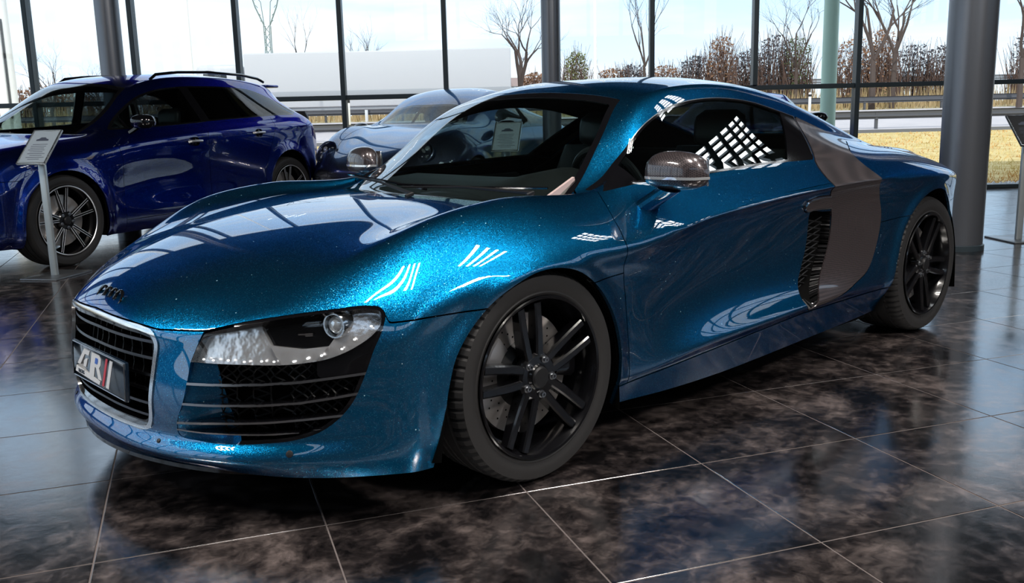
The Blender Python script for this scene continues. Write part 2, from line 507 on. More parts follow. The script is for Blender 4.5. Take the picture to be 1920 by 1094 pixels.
M['blue'] = P('blue_print', (.02, .12, .55), .35)
M['tail'] = P('red_lamp', (.35, .01, .01), .15, coat=1)
M['reflector'] = P('lamp_reflector', (.97, .94, .94), .22, metal=.75, bump=(7, .45, .03))
M['plate'] = P('plate_black', (.004, .01, .02), .12, coat=.6)
M['tan'] = P('pale_pink', (.55, .42, .40), .55)
def tile_mat():
    m, nt, b = new_mat('dark_stone_tile'); N = nt.nodes; L = nt.links
    g = N.new('ShaderNodeNewGeometry')
    def noise(sc, det, dis=0):
        n = N.new('ShaderNodeTexNoise'); n.inputs['Scale'].default_value = sc; n.inputs['Detail'].default_value = det; n.inputs['Distortion'].default_value = dis
        n.inputs['Roughness'].default_value = .65
        L.new(g.outputs['Position'], n.inputs['Vector']); return n
    n1 = noise(3.2, 12, .5); n2 = noise(17, 10, .4); n3 = noise(60, 3)
    a = N.new('ShaderNodeMath'); a.operation = 'MULTIPLY_ADD'; a.inputs[1].default_value = .58; L.new(n1.outputs['Fac'], a.inputs[0])
    c = N.new('ShaderNodeMath'); c.operation = 'MULTIPLY'; c.inputs[1].default_value = .42; L.new(n2.outputs['Fac'], c.inputs[0]); L.new(c.outputs['Value'], a.inputs[2])
    r = N.new('ShaderNodeValToRGB'); e = r.color_ramp.elements
    e[0].position = .43; e[0].color = (.005, .0045, .005, 1); e[1].position = .64; e[1].color = (.15, .12, .112, 1)
    k = e.new(.50); k.color = (.022, .018, .018, 1); k = e.new(.56); k.color = (.062, .050, .047, 1)
    L.new(a.outputs['Value'], r.inputs['Fac']); L.new(r.outputs['Color'], b.inputs['Base Color'])
    rr = N.new('ShaderNodeMapRange'); rr.inputs['From Min'].default_value = .35; rr.inputs['From Max'].default_value = .7; rr.inputs['To Min'].default_value = .11; rr.inputs['To Max'].default_value = .22
    L.new(a.outputs['Value'], rr.inputs['Value']); L.new(rr.outputs['Result'], b.inputs['Roughness'])
    bp = N.new('ShaderNodeBump'); bp.inputs['Strength'].default_value = .12; bp.inputs['Distance'].default_value = .002
    L.new(n2.outputs['Fac'], bp.inputs['Height']); L.new(bp.outputs['Normal'], b.inputs['Normal'])
    b.inputs['Specular IOR Level'].default_value = .8; b.inputs['IOR'].default_value = 2.2
    return m
M['tile'] = tile_mat()
M['grout'] = P('pale_grout', (.13, .11, .105), .85)
M['estate_glass'] = glass_mat('estate_window_glass', (.42, .50, .50), ior=1.8)
M['wall'] = P('dark_wall', (.018, .018, .02), .8)
M['ceil'] = P('dark_ceiling', (.015, .016, .018), .8)
M['frame'] = P('dark_frame', (.035, .05, .06), .4, metal=.3)
M['pane'] = glass_mat('facade_glass', (.93, .96, .96))
M['column'] = P('brushed_column', (.16, .17, .19), .34, metal=.75)
M['post'] = P('pale_post', (.42, .46, .47), .35, metal=.6)
M['satin_grey'] = P('base_grey', (.16, .17, .18), .3, metal=.7)
M['chrome_soft'] = P('soft_chrome', (.7, .72, .74), .25, metal=1)
M['sheet'] = P('price_sheet_paper', (.36, .42, .47), .25, coat=.5)
M['print'] = P('dark_print', (.06, .07, .10), .5)
M['gravel'] = P('gravel_ground', (.35, .34, .34), .9, noise=(30, .15, (.12, .12, .12)))
M['stone'] = P('gravel_stone', (.55, .54, .54), .8)
M['grass'] = P('autumn_grass', (.66, .52, .25), .95, noise=(2.4, .10, (.50, .36, .14)), spec=.1)
M['blade'] = P('grass_blades', (.70, .56, .24), .9, noise=(.7, .1, (.62, .36, .14)), spec=.1)
M['verge'] = P('verge_soil', (.42, .32, .20), .95, noise=(1.5, .15, (.30, .26, .12)), spec=.1)
M['straw'] = P('dry_straw', (.52, .38, .22), .9, spec=.1, noise=(.5, .1, (.34, .25, .12)))
M['road'] = P('road_surface', (.52, .47, .46), .85, noise=(.8, .2, (.46, .42, .42)))
M['concrete'] = P('kerb_concrete', (.12, .11, .10), .9)
M['rail'] = P('weathered_rail', (.10, .10, .11), .5, metal=.3)
M['rail_pale'] = P('pale_rail', (.45, .48, .52), .45, metal=.4)
M['lorry'] = P('lorry_white', (.52, .52, .54), .4)
M['lorry_grey'] = P('lorry_grey', (.32, .33, .35), .5)
M['mint'] = P('mint_mast', (.55, .80, .72), .4)
M['pylon'] = P('pylon_steel', (.22, .27, .25), .6)
M['render'] = P('house_render', (.75, .74, .72), .8)
M['roof'] = P('house_roof', (.30, .22, .20), .8)
M['bark'] = P('tree_bark', (.10, .075, .065), .9, spec=.1)
M['twig'] = P('bush_twig', (.16, .10, .08), .9, spec=.1)
M['leaf_olive'] = P('olive_leaf', (.16, .17, .07), .9, spec=.1)
M['leaf_brown'] = P('brown_leaf', (.26, .14, .08), .9, spec=.1)
M['leaf_dark'] = P('dark_leaf', (.07, .07, .08), .9, spec=.1)
M['leaf_green'] = P('green_leaf', (.10, .13, .06), .9, spec=.1)
M['tube'] = P('lamp_tube_glow', (1, 1, 1), .5, emit=(1, .95, .9), es=6)
M['opal'] = P('skylight_glow', (.9, .9, .9), .6, emit=(.93, .97, 1), es=9)  # added glow standing in for sun on the skylight panes
# ------------------------------------------------------------------ the blue coupe: surface table (metres; x back, y outboard, z up)
def coupe_surface(level=4):
    top = [
     [(-.935,0,.568),(-.920,.25,.552),(-.835,.46,.545),(-.680,.665,.592),(-.495,.820,.612)],
     [(-.800,0,.652),(-.785,.25,.645),(-.700,.47,.640),(-.560,.640,.672),(-.385,.775,.722)],
     [(-.550,0,.733),(-.540,.26,.728),(-.480,.48,.722),(-.370,.630,.752),(-.210,.752,.806)],
     [(-.280,0,.782),(-.270,.27,.778),(-.230,.50,.772),(-.140,.635,.802),(.000,.742,.836)],
     [(-.010,0,.806),(.000,.28,.803),(.060,.54,.797),(.130,.650,.818),(.210,.742,.836)],
     [(.220,0,.815),(.250,.30,.812),(.385,.615,.806),(.425,.700,.820),(.400,.757,.828)],
     [(.450,0,.945),(.470,.29,.940),(.575,.580,.925),(.625,.672,.905),(.590,.762,.843)],
     [(.690,0,1.095),(.705,.27,1.090),(.765,.548,1.063),(.798,.638,1.030),(.800,.775,.849)],
     [(.970,0,1.214),(.975,.26,1.207),(.990,.512,1.170),(1.030,.600,1.115),(1.050,.782,.856)],
     [(1.300,0,1.246),(1.300,.26,1.241),(1.310,.490,1.207),(1.330,.585,1.148),(1.350,.787,.864)],
     [(1.600,0,1.246),(1.600,.26,1.241),(1.610,.490,1.202),(1.630,.590,1.128),(1.650,.792,.872)],
     [(1.900,0,1.206),(1.900,.27,1.201),(1.910,.505,1.160),(1.930,.608,1.048),(1.950,.798,.878)],
     [(2.250,0,1.105),(2.250,.28,1.101),(2.250,.520,1.070),(2.250,.622,.972),(2.250,.790,.884)],
     [(2.600,0,.990),(2.600,.30,.986),(2.590,.530,.962),(2.580,.625,.915),(2.550,.760,.884)],
     [(2.880,0,.912),(2.870,.30,.908),(2.850,.530,.892),(2.830,.620,.882),(2.800,.730,.868)],
     [(3.130,0,.880),(3.120,.30,.877),(3.090,.510,.868),(3.070,.600,.858),(3.040,.705,.838)],
     [(3.400,0,.872),(3.380,.30,.865),(3.320,.500,.850),(3.260,.590,.832),(3.200,.680,.806)]]
    xs = [-.50,-.40,-.21,0,.21,.40,.59,.80,1.05,1.35,1.65,1.95,2.25,2.55,2.80,3.05,3.22]
    Sx = [(.858,.535),(.885,.61),(.915,.672),(.932,.703),(.938,.708),(.935,.705),(.930,.712),(.926,.725),(.924,.745),(.925,.762),(.930,.775),(.937,.786),(.944,.792),(.944,.790),(.925,.782),(.868,.765),(.785,.745)]
    Ux = [(.868,.465),(.898,.52),(.925,.575),(.938,.60),(.940,.61),(.936,.62),(.922,.635),(.906,.648),(.897,.668),(.894,.690),(.898,.703),(.918,.708),(.942,.705),(.950,.70),(.935,.69),(.882,.67),(.800,.65)]
    Mx = [(.876,.38),(.905,.42),(.930,.45),(.938,.46),(.938,.46),(.928,.46),(.910,.44),(.897,.44),(.892,.44),(.895,.44),(.905,.44),(.920,.46),(.938,.46),(.945,.46),(.930,.46),(.880,.46),(.80,.46)]
    Lx = [(.882,.275),(.908,.28),(.930,.29),(.936,.29),(.934,.285),(.928,.28),(.932,.278),(.944,.288),(.955,.300),(.960,.310),(.957,.318),(.946,.325),(.940,.32),(.94,.32),(.92,.32),(.88,.32),(.83,.32)]
    Rx = [(.880,.20),(.906,.205),(.925,.21),(.930,.215),(.926,.22),(.920,.224),(.922,.232),(.927,.243),(.931,.255),(.934,.268),(.934,.278),(.93,.28),(.925,.26),(.92,.25),(.90,.25),(.86,.25),(.81,.25)]
    Bx = [(.868,.150),(.890,.143),(.900,.142),(.895,.148),(.893,.148),(.890,.146),(.890,.135),(.890,.128),(.890,.127),(.890,.135),(.890,.145),(.89,.155),(.89,.17),(.88,.18),(.86,.19),(.82,.19),(.77,.19)]
    side = [[(xs[i], *L[i]) for L in (Sx, Ux, Mx, Lx, Rx, Bx)] for i in range(17)]
    front = [
     [(-.952,0,.50),(-.960,0,.43),(-.965,0,.34),(-.955,0,.245),(-.972,0,.195),(-.940,0,.158)],
     [(-.930,.25,.49),(-.938,.25,.42),(-.944,.25,.34),(-.935,.25,.245),(-.955,.25,.195),(-.922,.25,.158)],
     [(-.850,.47,.48),(-.862,.475,.41),(-.870,.475,.33),(-.858,.472,.245),(-.880,.48,.198),(-.848,.465,.158)],
     [(-.700,.683,.52),(-.712,.692,.44),(-.718,.697,.35),(-.712,.695,.255),(-.728,.710,.205),(-.700,.700,.150)]]
    rear = [
     [(3.43,0,.74),(3.43,0,.64),(3.44,0,.46),(3.44,0,.33),(3.44,0,.25),(3.38,0,.20)],
     [(3.41,.30,.74),(3.41,.30,.64),(3.42,.30,.46),(3.42,.30,.33),(3.42,.30,.25),(3.36,.30,.20)],
     [(3.36,.52,.735),(3.37,.52,.64),(3.37,.52,.46),(3.37,.52,.33),(3.38,.53,.25),(3.32,.53,.20)],
     [(3.29,.67,.735),(3.30,.68,.645),(3.30,.68,.46),(3.30,.68,.33),(3.27,.67,.25),(3.22,.65,.20)]]
    cr = [(('t',4),6,12,.75),(('s',0),6,12,.45),(('F',-1),0,4,.35),(('F',3),0,4,.4),(('s',4),5,12,.5),(('s',3),6,11,.35),(('t',2),5,9,.5),(('X',5),0,2,.6),(('t',4),1,4,.25)]
    return body_cage(top, side, front, rear, cr, level)
# ------------------------------------------------------------------ wheels
def tyre_mesh(R, w, rim_r, n=160, tread=True):
    """tyre about the y axis, centred; w full width"""
    h = w / 2; mb = MB()
    prof = [(-h * .80, rim_r), (-h * .93, rim_r + .006), (-h * .96, rim_r + .014), (-h * .945, rim_r + .018), (-h * .985, rim_r + (R - rim_r) * .38), (-h, rim_r + (R - rim_r) * .55), (-h * .975, rim_r + (R - rim_r) * .80),
            (-h * .90, R - .010), (-h * .80, R - .0035)]
    body = [(-h * .62, R), (-h * .57, R), (-h * .56, R - .007), (-h * .48, R - .007), (-h * .47, R), (-h * .17, R + .001), (-h * .16, R - .007), (-h * .07, R - .007), (-h * .06, R + .001), (0, R + .001)]
    full = prof + body
    full = full + [(-a, r) for a, r in full[-2::-1]]
    mb.lathe(full, n, 'Y')
    if tread:   # cross cuts in the shoulders of the tread
        m = len(full)
        for k in range(n):
            if k % 4 == 0:
                for i, (a, r) in enumerate(full):
                    if r > R - .012 and abs(a) > h * .5 or (abs(a) > .2 * h and abs(a) < .46 * h and r > R - .002):
                        x, y, z = mb.V[k * m + i]; s = (r - .006) / r
                        mb.V[k * m + i] = (x * s, y, z * s)
    return mb

def ring_pts(r, y, n, a0=0): return [(r * math.cos(a0 + 2 * PI * k / n), y, r * math.sin(a0 + 2 * PI * k / n)) for k in range(n)]

def bar(mb, p0, p1, w0, w1, d0, d1, side, ns=6, bow=0.0):
    """tapered spoke bar from p0 to p1 (points in the wheel's xz plane with y), section w x d, bevelled"""
    p0, p1 = Vector(p0), Vector(p1); t = (p1 - p0).normalized()
    lat = t.cross(Vector((0, 1, 0))).normalized()
    rings = []
    for i in range(ns + 1):
        f = i / ns; c = p0.lerp(p1, f); w = w0 + (w1 - w0) * f; d = d0 + (d1 - d0) * f
        c = c + lat * (math.sin(PI * f) * bow)
        q = []
        for (a, b) in ((-.5, 1), (-.5, .12), (-.32, 0), (.32, 0), (.5, .12), (.5, 1)):
            q.append(c + lat * (a * w) + Vector((0, b * d * side, 0)))
        rings.append(q)
    mb.loft(rings)

def make_wheel(parent, name, loc, R, w, rim_r, side, rim_mat, spoke_mat, a0, style='double', hi=True, disc_r=.185, face_in=.0, rim_lip=None):
    """side=+1: the outer face looks to -y; -1 looks to +y. A wheel is a part; tyre, rim, spokes... are its sub-parts"""
    t = bpy.data.objects.new(name, None); COL.objects.link(t); t.parent = parent; t.location = loc
    if side < 0: t.rotation_euler = (0, 0, PI)
    h = w / 2; fo = -h + .004 + face_in
    tyre_mesh(R, w, rim_r, 264 if hi else 72, hi).build('tyre', M['rubber'], t, angle=18)
    mb = MB()   # barrel with lip
    lip = rim_r + .006
    mb.lathe([(fo + .010, rim_r - .004), (fo - .002, lip), (fo - .006, lip - .003), (fo - .004, lip - .010), (fo + .012, lip - .016), (fo + .03, lip - .022), (fo + .07, lip - .028),
              (h * .8, lip - .03), (h * .95, lip - .006), (h * .8, rim_r - .002)], 96 if hi else 48, 'Y')
    mb.build('rim_barrel', rim_mat, t)
    ri = lip - .020
    for k in range(5):
        a = a0 + k * 2 * PI / 5
        mb = MB()
        for s in (-1, 1):
            if style == 'double':
                u = Vector((-math.sin(a), 0, math.cos(a))); c_ = Vector((math.cos(a), 0, math.sin(a)))
                p0 = c_ * .045 + u * (s * .019) + Vector((0, fo + .016, 0))
                p1 = c_ * (ri - .002) + u * (s * .034) + Vector((0, fo + .004, 0))
                bar(mb, p0, p1, .030, .027, .045, .030, 1, bow=.003 * s)
            else:
                a1 = a + s * .16; a2 = a + s * .20
                p0 = Vector((.045 * math.cos(a1), fo + .02, .045 * math.sin(a1)))
                p1 = Vector((ri * math.cos(a2), fo + .008, ri * math.sin(a2)))
                bar(mb, p0, p1, .024, .018, .03, .022, 1)
        mb.build('spoke', spoke_mat, t, angle=25)
        if style == 'cut':   # machined face edges
            mf = MB()
            for s in (-1, 1):
                for e in (-1, 1):
                    a1 = a + s * .16; a2 = a + s * .20
                    u = Vector((-math.sin(a), 0, math.cos(a))) * .0085 * e
                    p0 = Vector((.05 * math.cos(a1), fo + .0185, .05 * math.sin(a1))) + u
                    p1 = Vector((ri * math.cos(a2), fo + .0065, ri * math.sin(a2))) + u
                    bar(mf, p0, p1, .0045, .004, .004, .004, 1, ns=1)
            mf.build('spoke_edge', M['alloy'], t)
    if style == 'cut':
        MB().lathe([(fo - .0075, lip - .002), (fo - .0085, lip - .006), (fo - .005, lip - .011), (fo - .003, lip - .006), (fo - .0075, lip - .002)], 72, 'Y').build('rim_edge', M['alloy'], t)
    mb = MB().lathe([(fo + .05, .0), (fo + .05, .072), (fo + .022, .075), (fo + .014, .066), (fo + .016, .040), (fo + .010, .036), (fo + .010, 0)], 40, 'Y')
    mb.build('hub', spoke_mat, t)
    MB().lathe([(fo + .016, .034), (fo + .006, .033), (fo + .001, .028), (fo - .001, .012), (fo - .001, 0)], 32, 'Y').build('centre_cap', M['black'], t)
    for k in range(5):
        a = a0 + (k + .5) * 2 * PI / 5
        c = (.056 * math.cos(a), 0, .056 * math.sin(a))
        MB().lathe([(fo + .018, .0125), (fo + .012, .0125), (fo + .011, .0085), (fo + .003, .0085), (fo + .003, .005), (fo + .009, .004), (fo + .009, 0)], 10, 'Y', c).build('wheel_bolt', M['satin'], t, angle=20)
    # disc and caliper
    y0 = fo + .085
    mb = MB().lathe([(y0 + .012, .06), (y0 + .0, .0605), (y0 - .012, .085), (y0, .105), (y0 - .0, disc_r), (y0 + .03, disc_r), (y0 + .03, .06)], 72, 'Y')
    d = mb.build('brake_disc', M['steel'], t)
    if hi:
        MB().lathe([(y0 - .012, 0), (y0 - .022, .03), (y0 - .022, .078), (y0 - .004, .100), (y0 - .001, .106)], 48, 'Y').build('disc_bell', M['black'], t)
        hl = MB()
        for k in range(60):
            a = k * 2 * PI / 60; r = .125 + .018 * (k % 3)
            hl.lathe([(y0 - .0012, .0), (y0 - .0012, .0033)], 6, 'Y', (r * math.cos(a), 0, r * math.sin(a)))
        hl.build('disc_hole', M['hole'], t)['kind'] = 'stuff'
        cal = MB(); rings = []
        for k in range(11):
            a = -.35 + .07 * k * 1.15 + .12
            ca, sa = math.cos(a), math.sin(a); b = .0 if 0 < k < 10 else .006
            q = []
            for (r, y) in ((.118 + b, y0 - .03 + b), (.20 - b, y0 - .03 + b), (.212 - b, y0 - .015), (.212 - b, y0 + .05), (.118 + b, y0 + .05)):
                q.append((r * ca, y, r * sa))
            rings.append(q)
        cal.loft(rings); cal.build('brake_caliper', M['gloss'], t, angle=30)
        # pale backing plate seen between the spokes on the front half
        ring2 = []
        for k in range(9):
            a = math.radians(128) + .085 * k
            ca, sa = math.cos(a), math.sin(a)
            ring2.append([(.105 * ca, y0 - .006, .105 * sa), (.158 * ca, y0 - .010, .158 * sa), (.162 * ca, y0 - .004, .162 * sa), (.105 * ca, y0 - .001, .105 * sa)])
        MB().loft(ring2).build('brake_pad_plate', M['alloy'], t)
    else:
        MB().lathe([(y0 - .012, 0), (y0 - .02, .03), (y0 - .02, .07), (y0 - .002, .09)], 32, 'Y').build('disc_bell', M['black'], t)
    return t
# ------------------------------------------------------------------ the blue coupe
def side_field(s, poly, ymin=.3):
    f = sdf_poly(s.V[:, [0, 2]], poly)
    return np.where(np.abs(s.V[:, 1]) > ymin, f, 9.0)
def corner_a(V): return (V[:, 0] + np.abs(V[:, 1])) / math.sqrt(2)
def recalc_normals(s):
    a, b, c = s.V[s.T[:, 0]], s.V[s.T[:, 1]], s.V[s.T[:, 2]]
    n = np.cross(b - a, c - a); N = np.zeros_like(s.V)
    for k in range(3): np.add.at(N, s.T[:, k], n)
    s.N = N / np.maximum(np.linalg.norm(N, axis=1), 1e-12)[:, None]

ARCH_F = crom([(-.40,.02),(-.388,.14),(-.370,.262),(-.347,.379),(-.322,.449),(-.287,.499),(-.242,.546),(-.188,.590),(-.118,.627),(-.041,.652),(.045,.655),(.141,.630),(.226,.578),(.304,.482),(.345,.375),(.358,.263),(.362,.14),(.365,.02)], 5, True)
ARCH_R = crom([(2.18,.02),(2.205,.14),(2.246,.27),(2.295,.422),(2.336,.527),(2.426,.620),(2.533,.680),(2.654,.703),(2.77,.683),(2.87,.620),(2.95,.520),(3.0,.40),(3.02,.27),(3.02,.02)], 5, True)
DLO = crom([(.480,.836),(.480,.836),(.560,.872),(.669,.942),(.818,1.040),(1.020,1.112),(1.283,1.146),(1.580,1.133),(1.80,1.093),(1.948,1.062),(1.948,1.062),(1.860,.960),(1.792,.880),(1.792,.880),(1.575,.880),(1.059,.864),(.629,.850)], 6, True)
BLADE = crom([(1.956,1.062),(1.956,1.062),(2.10,1.020),(2.24,.972),(2.33,.940),(2.33,.940),(2.21,.915),(2.13,.885),(2.098,.840),(2.092,.790),(2.115,.710),(2.145,.627),(2.125,.509),(2.053,.397),(1.890,.337),(1.695,.304),(1.495,.285),(1.495,.285),(1.555,.310),(1.652,.403),(1.742,.548),(1.752,.655),(1.728,.725),(1.715,.785),(1.750,.840),(1.800,.882)], 6, True)
VENT = crom([(1.590,.676),(1.68,.672),(1.75,.668),(1.75,.668),(1.742,.548),(1.652,.403),(1.575,.325),(1.500,.292),(1.470,.330),(1.480,.385),(1.530,.46),(1.570,.54),(1.582,.61)], 5, True)
HANDLE = crom([(1.535,.700),(1.552,.722),(1.600,.734),(1.748,.738),(1.748,.738),(1.750,.678),(1.750,.678),(1.60,.683),(1.550,.682)], 5, True)
DOOR_F = np.array([(.48,.93),(.470,.845),(.443,.818),(.399,.760),(.368,.702),(.368,.615),(.388,.505),(.401,.362),(.408,.221),(.408,.05)])
SILL = np.array([(.30,.205),(.365,.214),(.616,.226),(.921,.245),(1.27,.266),(1.482,.278),(2.22,.276),(2.4,.27)])
HEAD = crom([(-.288,.461),(-.288,.461),(-.262,.508),(-.243,.539),(-.243,.539),(-.125,.5655),(.023,.587),(.135,.598),(.205,.602),(.236,.594),(.240,.565),(.222,.540),(.192,.518),(.107,.480),(.023,.467),(-.138,.463)], 6, True)
MASK = crom([(-.288,.461),(-.288,.461),(-.302,.40),(-.320,.343),(-.345,.29),(-.350,.255),(-.269,.240),(-.18,.240),(-.078,.248),(.0,.258),(.069,.280),(.115,.310),(.158,.356),(.195,.43),(.219,.493),(.247,.560),(.250,.590),(.236,.604),(.205,.610),(.135,.606),(.023,.595),(-.125,.573),(-.246,.546),(-.246,.546)], 6, True)
GR = [(.0,.556),(.207,.549),(.29,.543),(.330,.532),(.345,.510),(.342,.45),(.328,.34),(.312,.28),(.290,.250),(.255,.241),(.206,.241)]
GRILLE = crom([(y, z) for y, z in GR] + [(-y, z) for y, z in GR[:0:-1]], 5, True)
SEAM = np.array([(-.70,.562),(-.65,.560),(-.50,.552),(-.391,.540),(-.243,.5445),(-.125,.571),(.023,.593),(.135,.604),(.218,.607),(.250,.585),(.262,.565),(.356,.570),(.60,.571)])

def build_coupe(level=4):
    root = empty('sports_car', (0, 0, 0), 0, 'glittering blue low coupe with dark carbon side panel, filling the middle of the showroom', 'car')
    pm = M['paint']
    s = coupe_surface(level)
    # rolled-out lips round the wheel openings
    for arch in (ARCH_F, ARCH_R):
        d = side_field(s, arch, .5)
        w = np.exp(-(np.clip(d, 0, 9) / .034) ** 2) * np.clip((s.V[:, 2] - .20) / .12, 0, 1)
        s.V[:, 1] += np.sign(s.V[:, 1]) * .013 * w
    recalc_normals(s)
    V = lambda q: q.V
    pieces = []
    def cut(q, f, g=0.0):
        """inside piece, outside piece with a gap of 2g"""
        i, o = q.split(f(q) + g)
        if g: _, o = o.split(f(o) - g)
        return i, o
    arch_f = lambda q: side_field(q, ARCH_F, .5); arch_r = lambda q: side_field(q, ARCH_R, .5)
    _, s = cut(s, arch_f); _, s = cut(s, arch_r)
    # floor of the shell removed: keep only above the sills
    grille, s = cut(s, lambda q: np.where(V(q)[:, 0] < -.8, sdf_poly(V(q)[:, [1, 2]], GRILLE), 9.))
    frontm = lambda q: (V(q)[:, 0] < -.3) & (np.abs(V(q)[:, 1]) > .2)
    fa = lambda poly: (lambda q: np.where(frontm(q), sdf_poly(np.stack([corner_a(V(q)), V(q)[:, 2]], 1), poly), 9.))
    mask, s = cut(s, fa(MASK))
    head, intake = cut(mask, fa(HEAD))
    # glass
    def ws_field(q):
        ay = np.abs(V(q)[:, 1])
        poly = crom([(0,1.186),(.2,1.180),(.40,1.160),(.478,1.146),(.478,1.146),(.545,1.042),(.592,.934),(.635,.84),(.66,.76),(.66,.76),(0,.76),(0,.76),(-.66,.76),(-.66,.76),(-.635,.84),(-.592,.934),(-.545,1.042),(-.478,1.146),(-.478,1.146),(-.40,1.160),(-.2,1.180)], 5, True)
        f = sdf_poly(V(q)[:, [1, 2]], poly)
        g = (.175 + .40 * ay ** 2 - V(q)[:, 0])
        return np.where((V(q)[:, 0] > .05) & (V(q)[:, 0] < 1.2), np.maximum(f, g), 9.)
    shield, s = cut(s, ws_field)
    frit, shield = shield.split(-(ws_field(shield) + .020))
    dlo = lambda q: side_field(q, DLO, .4)
    win, s = cut(s, dlo)
    seal, win = win.split(-(dlo(win) + .009))
    tri, win = win.split((V(win)[:, 0] - .665) + (V(win)[:, 2] - .85) * .35)          # black triangle ahead of the window
    pillar, win = win.split(-((V(win)[:, 0] - 1.585) - (V(win)[:, 2] - .876) * 1.16))   # glossy post behind it
    rear_poly = crom([(1.86,0),(1.875,.25),(1.92,.43),(1.92,.43),(2.3,.46),(2.62,.44),(2.62,.44),(2.64,0),(2.64,0),(2.62,-.44),(2.62,-.44),(2.3,-.46),(1.92,-.43),(1.92,-.43),(1.875,-.25)], 5, True)
    rearw, s = cut(s, lambda q: np.where(V(q)[:, 2] > .7, sdf_poly(V(q)[:, :2], rear_poly), 9.))
    # carbon blade, vent, handle
    blade, s = cut(s, lambda q: side_field(q, BLADE, .4), .0022)
    vent, s = cut(s, lambda q: side_field(q, VENT, .4), .001)
    handle, s = cut(s, lambda q: side_field(q, HANDLE, .4), .0015)
    g = .0020
    # sill
    def sill_f(q):
        z = np.interp(V(q)[:, 0], SILL[:, 0], SILL[:, 1])
        return np.where((V(q)[:, 0] > .0) & (V(q)[:, 0] < 2.45), V(q)[:, 2] - z, 9.)
    low, s = cut(s, sill_f, .003)
    rest, door = s.split(np.where(V(s)[:, 2] < 1.3, np.interp(V(s)[:, 2], DOOR_F[::-1, 1], DOOR_F[::-1, 0]) - V(s)[:, 0], 9.) * -1 - g)
    front, _ = rest.split(np.interp(V(rest)[:, 2], DOOR_F[::-1, 1], DOOR_F[::-1, 0]) * -1 + V(rest)[:, 0] + g)
    # 'front' now holds everything ahead of the door line incl. centre of the hood; 'door' everything behind it
    gh, doorside = door.split(-( .88 - V(door)[:, 2]) - 0 * V(door)[:, 0])
    # greenhouse / flanks: belt field
    def belt(q):
        x = V(q)[:, 0]; zb = np.interp(x, [.3, .44, .62, 1.06, 1.58, 1.79, 2.2], [.80, .832, .848, .861, .877, .879, .879])
        return V(q)[:, 2] - zb
    lowr, upper = door.split(belt(door))
    sideonly, midlow = lowr.split(.60 - np.abs(V(lowr)[:, 1]))
    doorp, quarter = sideonly.split(V(sideonly)[:, 0] - np.interp(V(sideonly)[:, 2], [.25, .40, .55, .66, .74, .79, .88], [1.50, 1.60, 1.70, 1.74, 1.71, 1.70, 1.79]))
    # bumper
    def seam(q):
        return V(q)[:, 2] - np.interp(corner_a(V(q)), SEAM[:, 0], SEAM[:, 1])
    bump, hood = cut(front, lambda q: np.where(V(q)[:, 0] < .0, seam(q), 9.), .0022)
    fend_low, hood = cut(hood, lambda q: np.where(V(q)[:, 0] > .0, V(q)[:, 2] - (.585 + (V(q)[:, 0] - .22) * .05), 9.), .0018)
    hoodlid, fender = hood.split(np.abs(V(hood)[:, 1]) - np.interp(V(hood)[:, 0], [-1, -.7, -.5, -.2, .1, .45], [.9, .9, .82, .70, .68, .72]))
    # rear
    qs = lambda q: np.where(V(q)[:, 0] > 1.9, V(q)[:, 2] - np.interp(V(q)[:, 0], [2.1, 2.42, 2.9, 3.4], [.585, .598, .62, .62]), 9.)
    qlow, quarter = cut(quarter, qs, .0015)
    qlow = qlow.join(midlow)
    deck, roof = upper.split(2.0 - V(upper)[:, 0])
    lip = .012
    bump.build('front_bumper', pm, root, lip)
    hoodlid.build('bonnet', pm, root, lip); fender.build('front_fender', pm, root, lip); fend_low.build('fender_lower_panel', pm, root, lip)
    doorL, doorR = doorp.split(V(doorp)[:, 1]); dl = doorL.build('door', pm, root, lip); dr = doorR.build('door', pm, root, lip)
    low.build('side_sill', pm, root, lip); quarter.build('rear_quarter_panel', pm, root, lip)
    qlow.build('rear_bumper', pm, root, lip); deck.build('rear_deck', pm, root, lip); roof.build('roof', pm, root, lip)
    bl, br = blade.split(V(blade)[:, 1])
    bl.offset(.002).build('side_blade', M['carbon'], root, .02, label='dark carbon side blade'); br.offset(.002).build('side_blade', M['carbon'], root, .02)
    hl_, hr_ = handle.split(V(handle)[:, 1])
    hl_.offset(.010).build('door_handle', M['carbon'], dl, .03, label='dark carbon door handle'); hr_.offset(.010).build('door_handle', M['carbon'], dr, .03)
    # thin bright edge round the handle
    hh, _ = hl_.split(-(side_field(hl_, HANDLE, .4) + .006))
    hh.offset(.0108).build('handle_edge', M['satin'], dl, .002)
    # glass
    shield.offset(-.001).build('windscreen', M['shield'], root)
    frit.offset(-.0005).build('windscreen_border', M['gloss'], root, .006)
    seal.build('window_seal', M['gloss'], root, .012)
    _, ln = seal.split(-(dlo(seal) + .003)); pass
    inn, _ = seal.split(np.maximum(np.maximum(-(dlo(seal) + .0024), .90 - V(seal)[:, 2]), .62 - np.abs(seal.N[:, 1]))); inn.offset(.0012).build('window_trim_line', M['satin'], root, .002)
    tri.build('mirror_triangle', M['gloss'], root, .01); pillar.build('side_post', M['gloss'], root, .01)
    w1, w2 = win.split(V(win)[:, 1]); w1.offset(-.002).build('side_window', M['glass'], root); w2.offset(-.002).build('side_window', M['glass'], root)
    rearw.build('engine_window', M['dark_glass'], root, .004)
    # side intakes
    vent.offset(-.045).build('side_vent', M['hole'], root)
    mbw = MB()
    for (i, j) in vent.border():
        mbw.add([vent.V[i] - vent.N[i] * .001, vent.V[j] - vent.N[j] * .001, vent.V[j] - vent.N[j] * .05, vent.V[i] - vent.N[i] * .05], [(0, 1, 2, 3)])
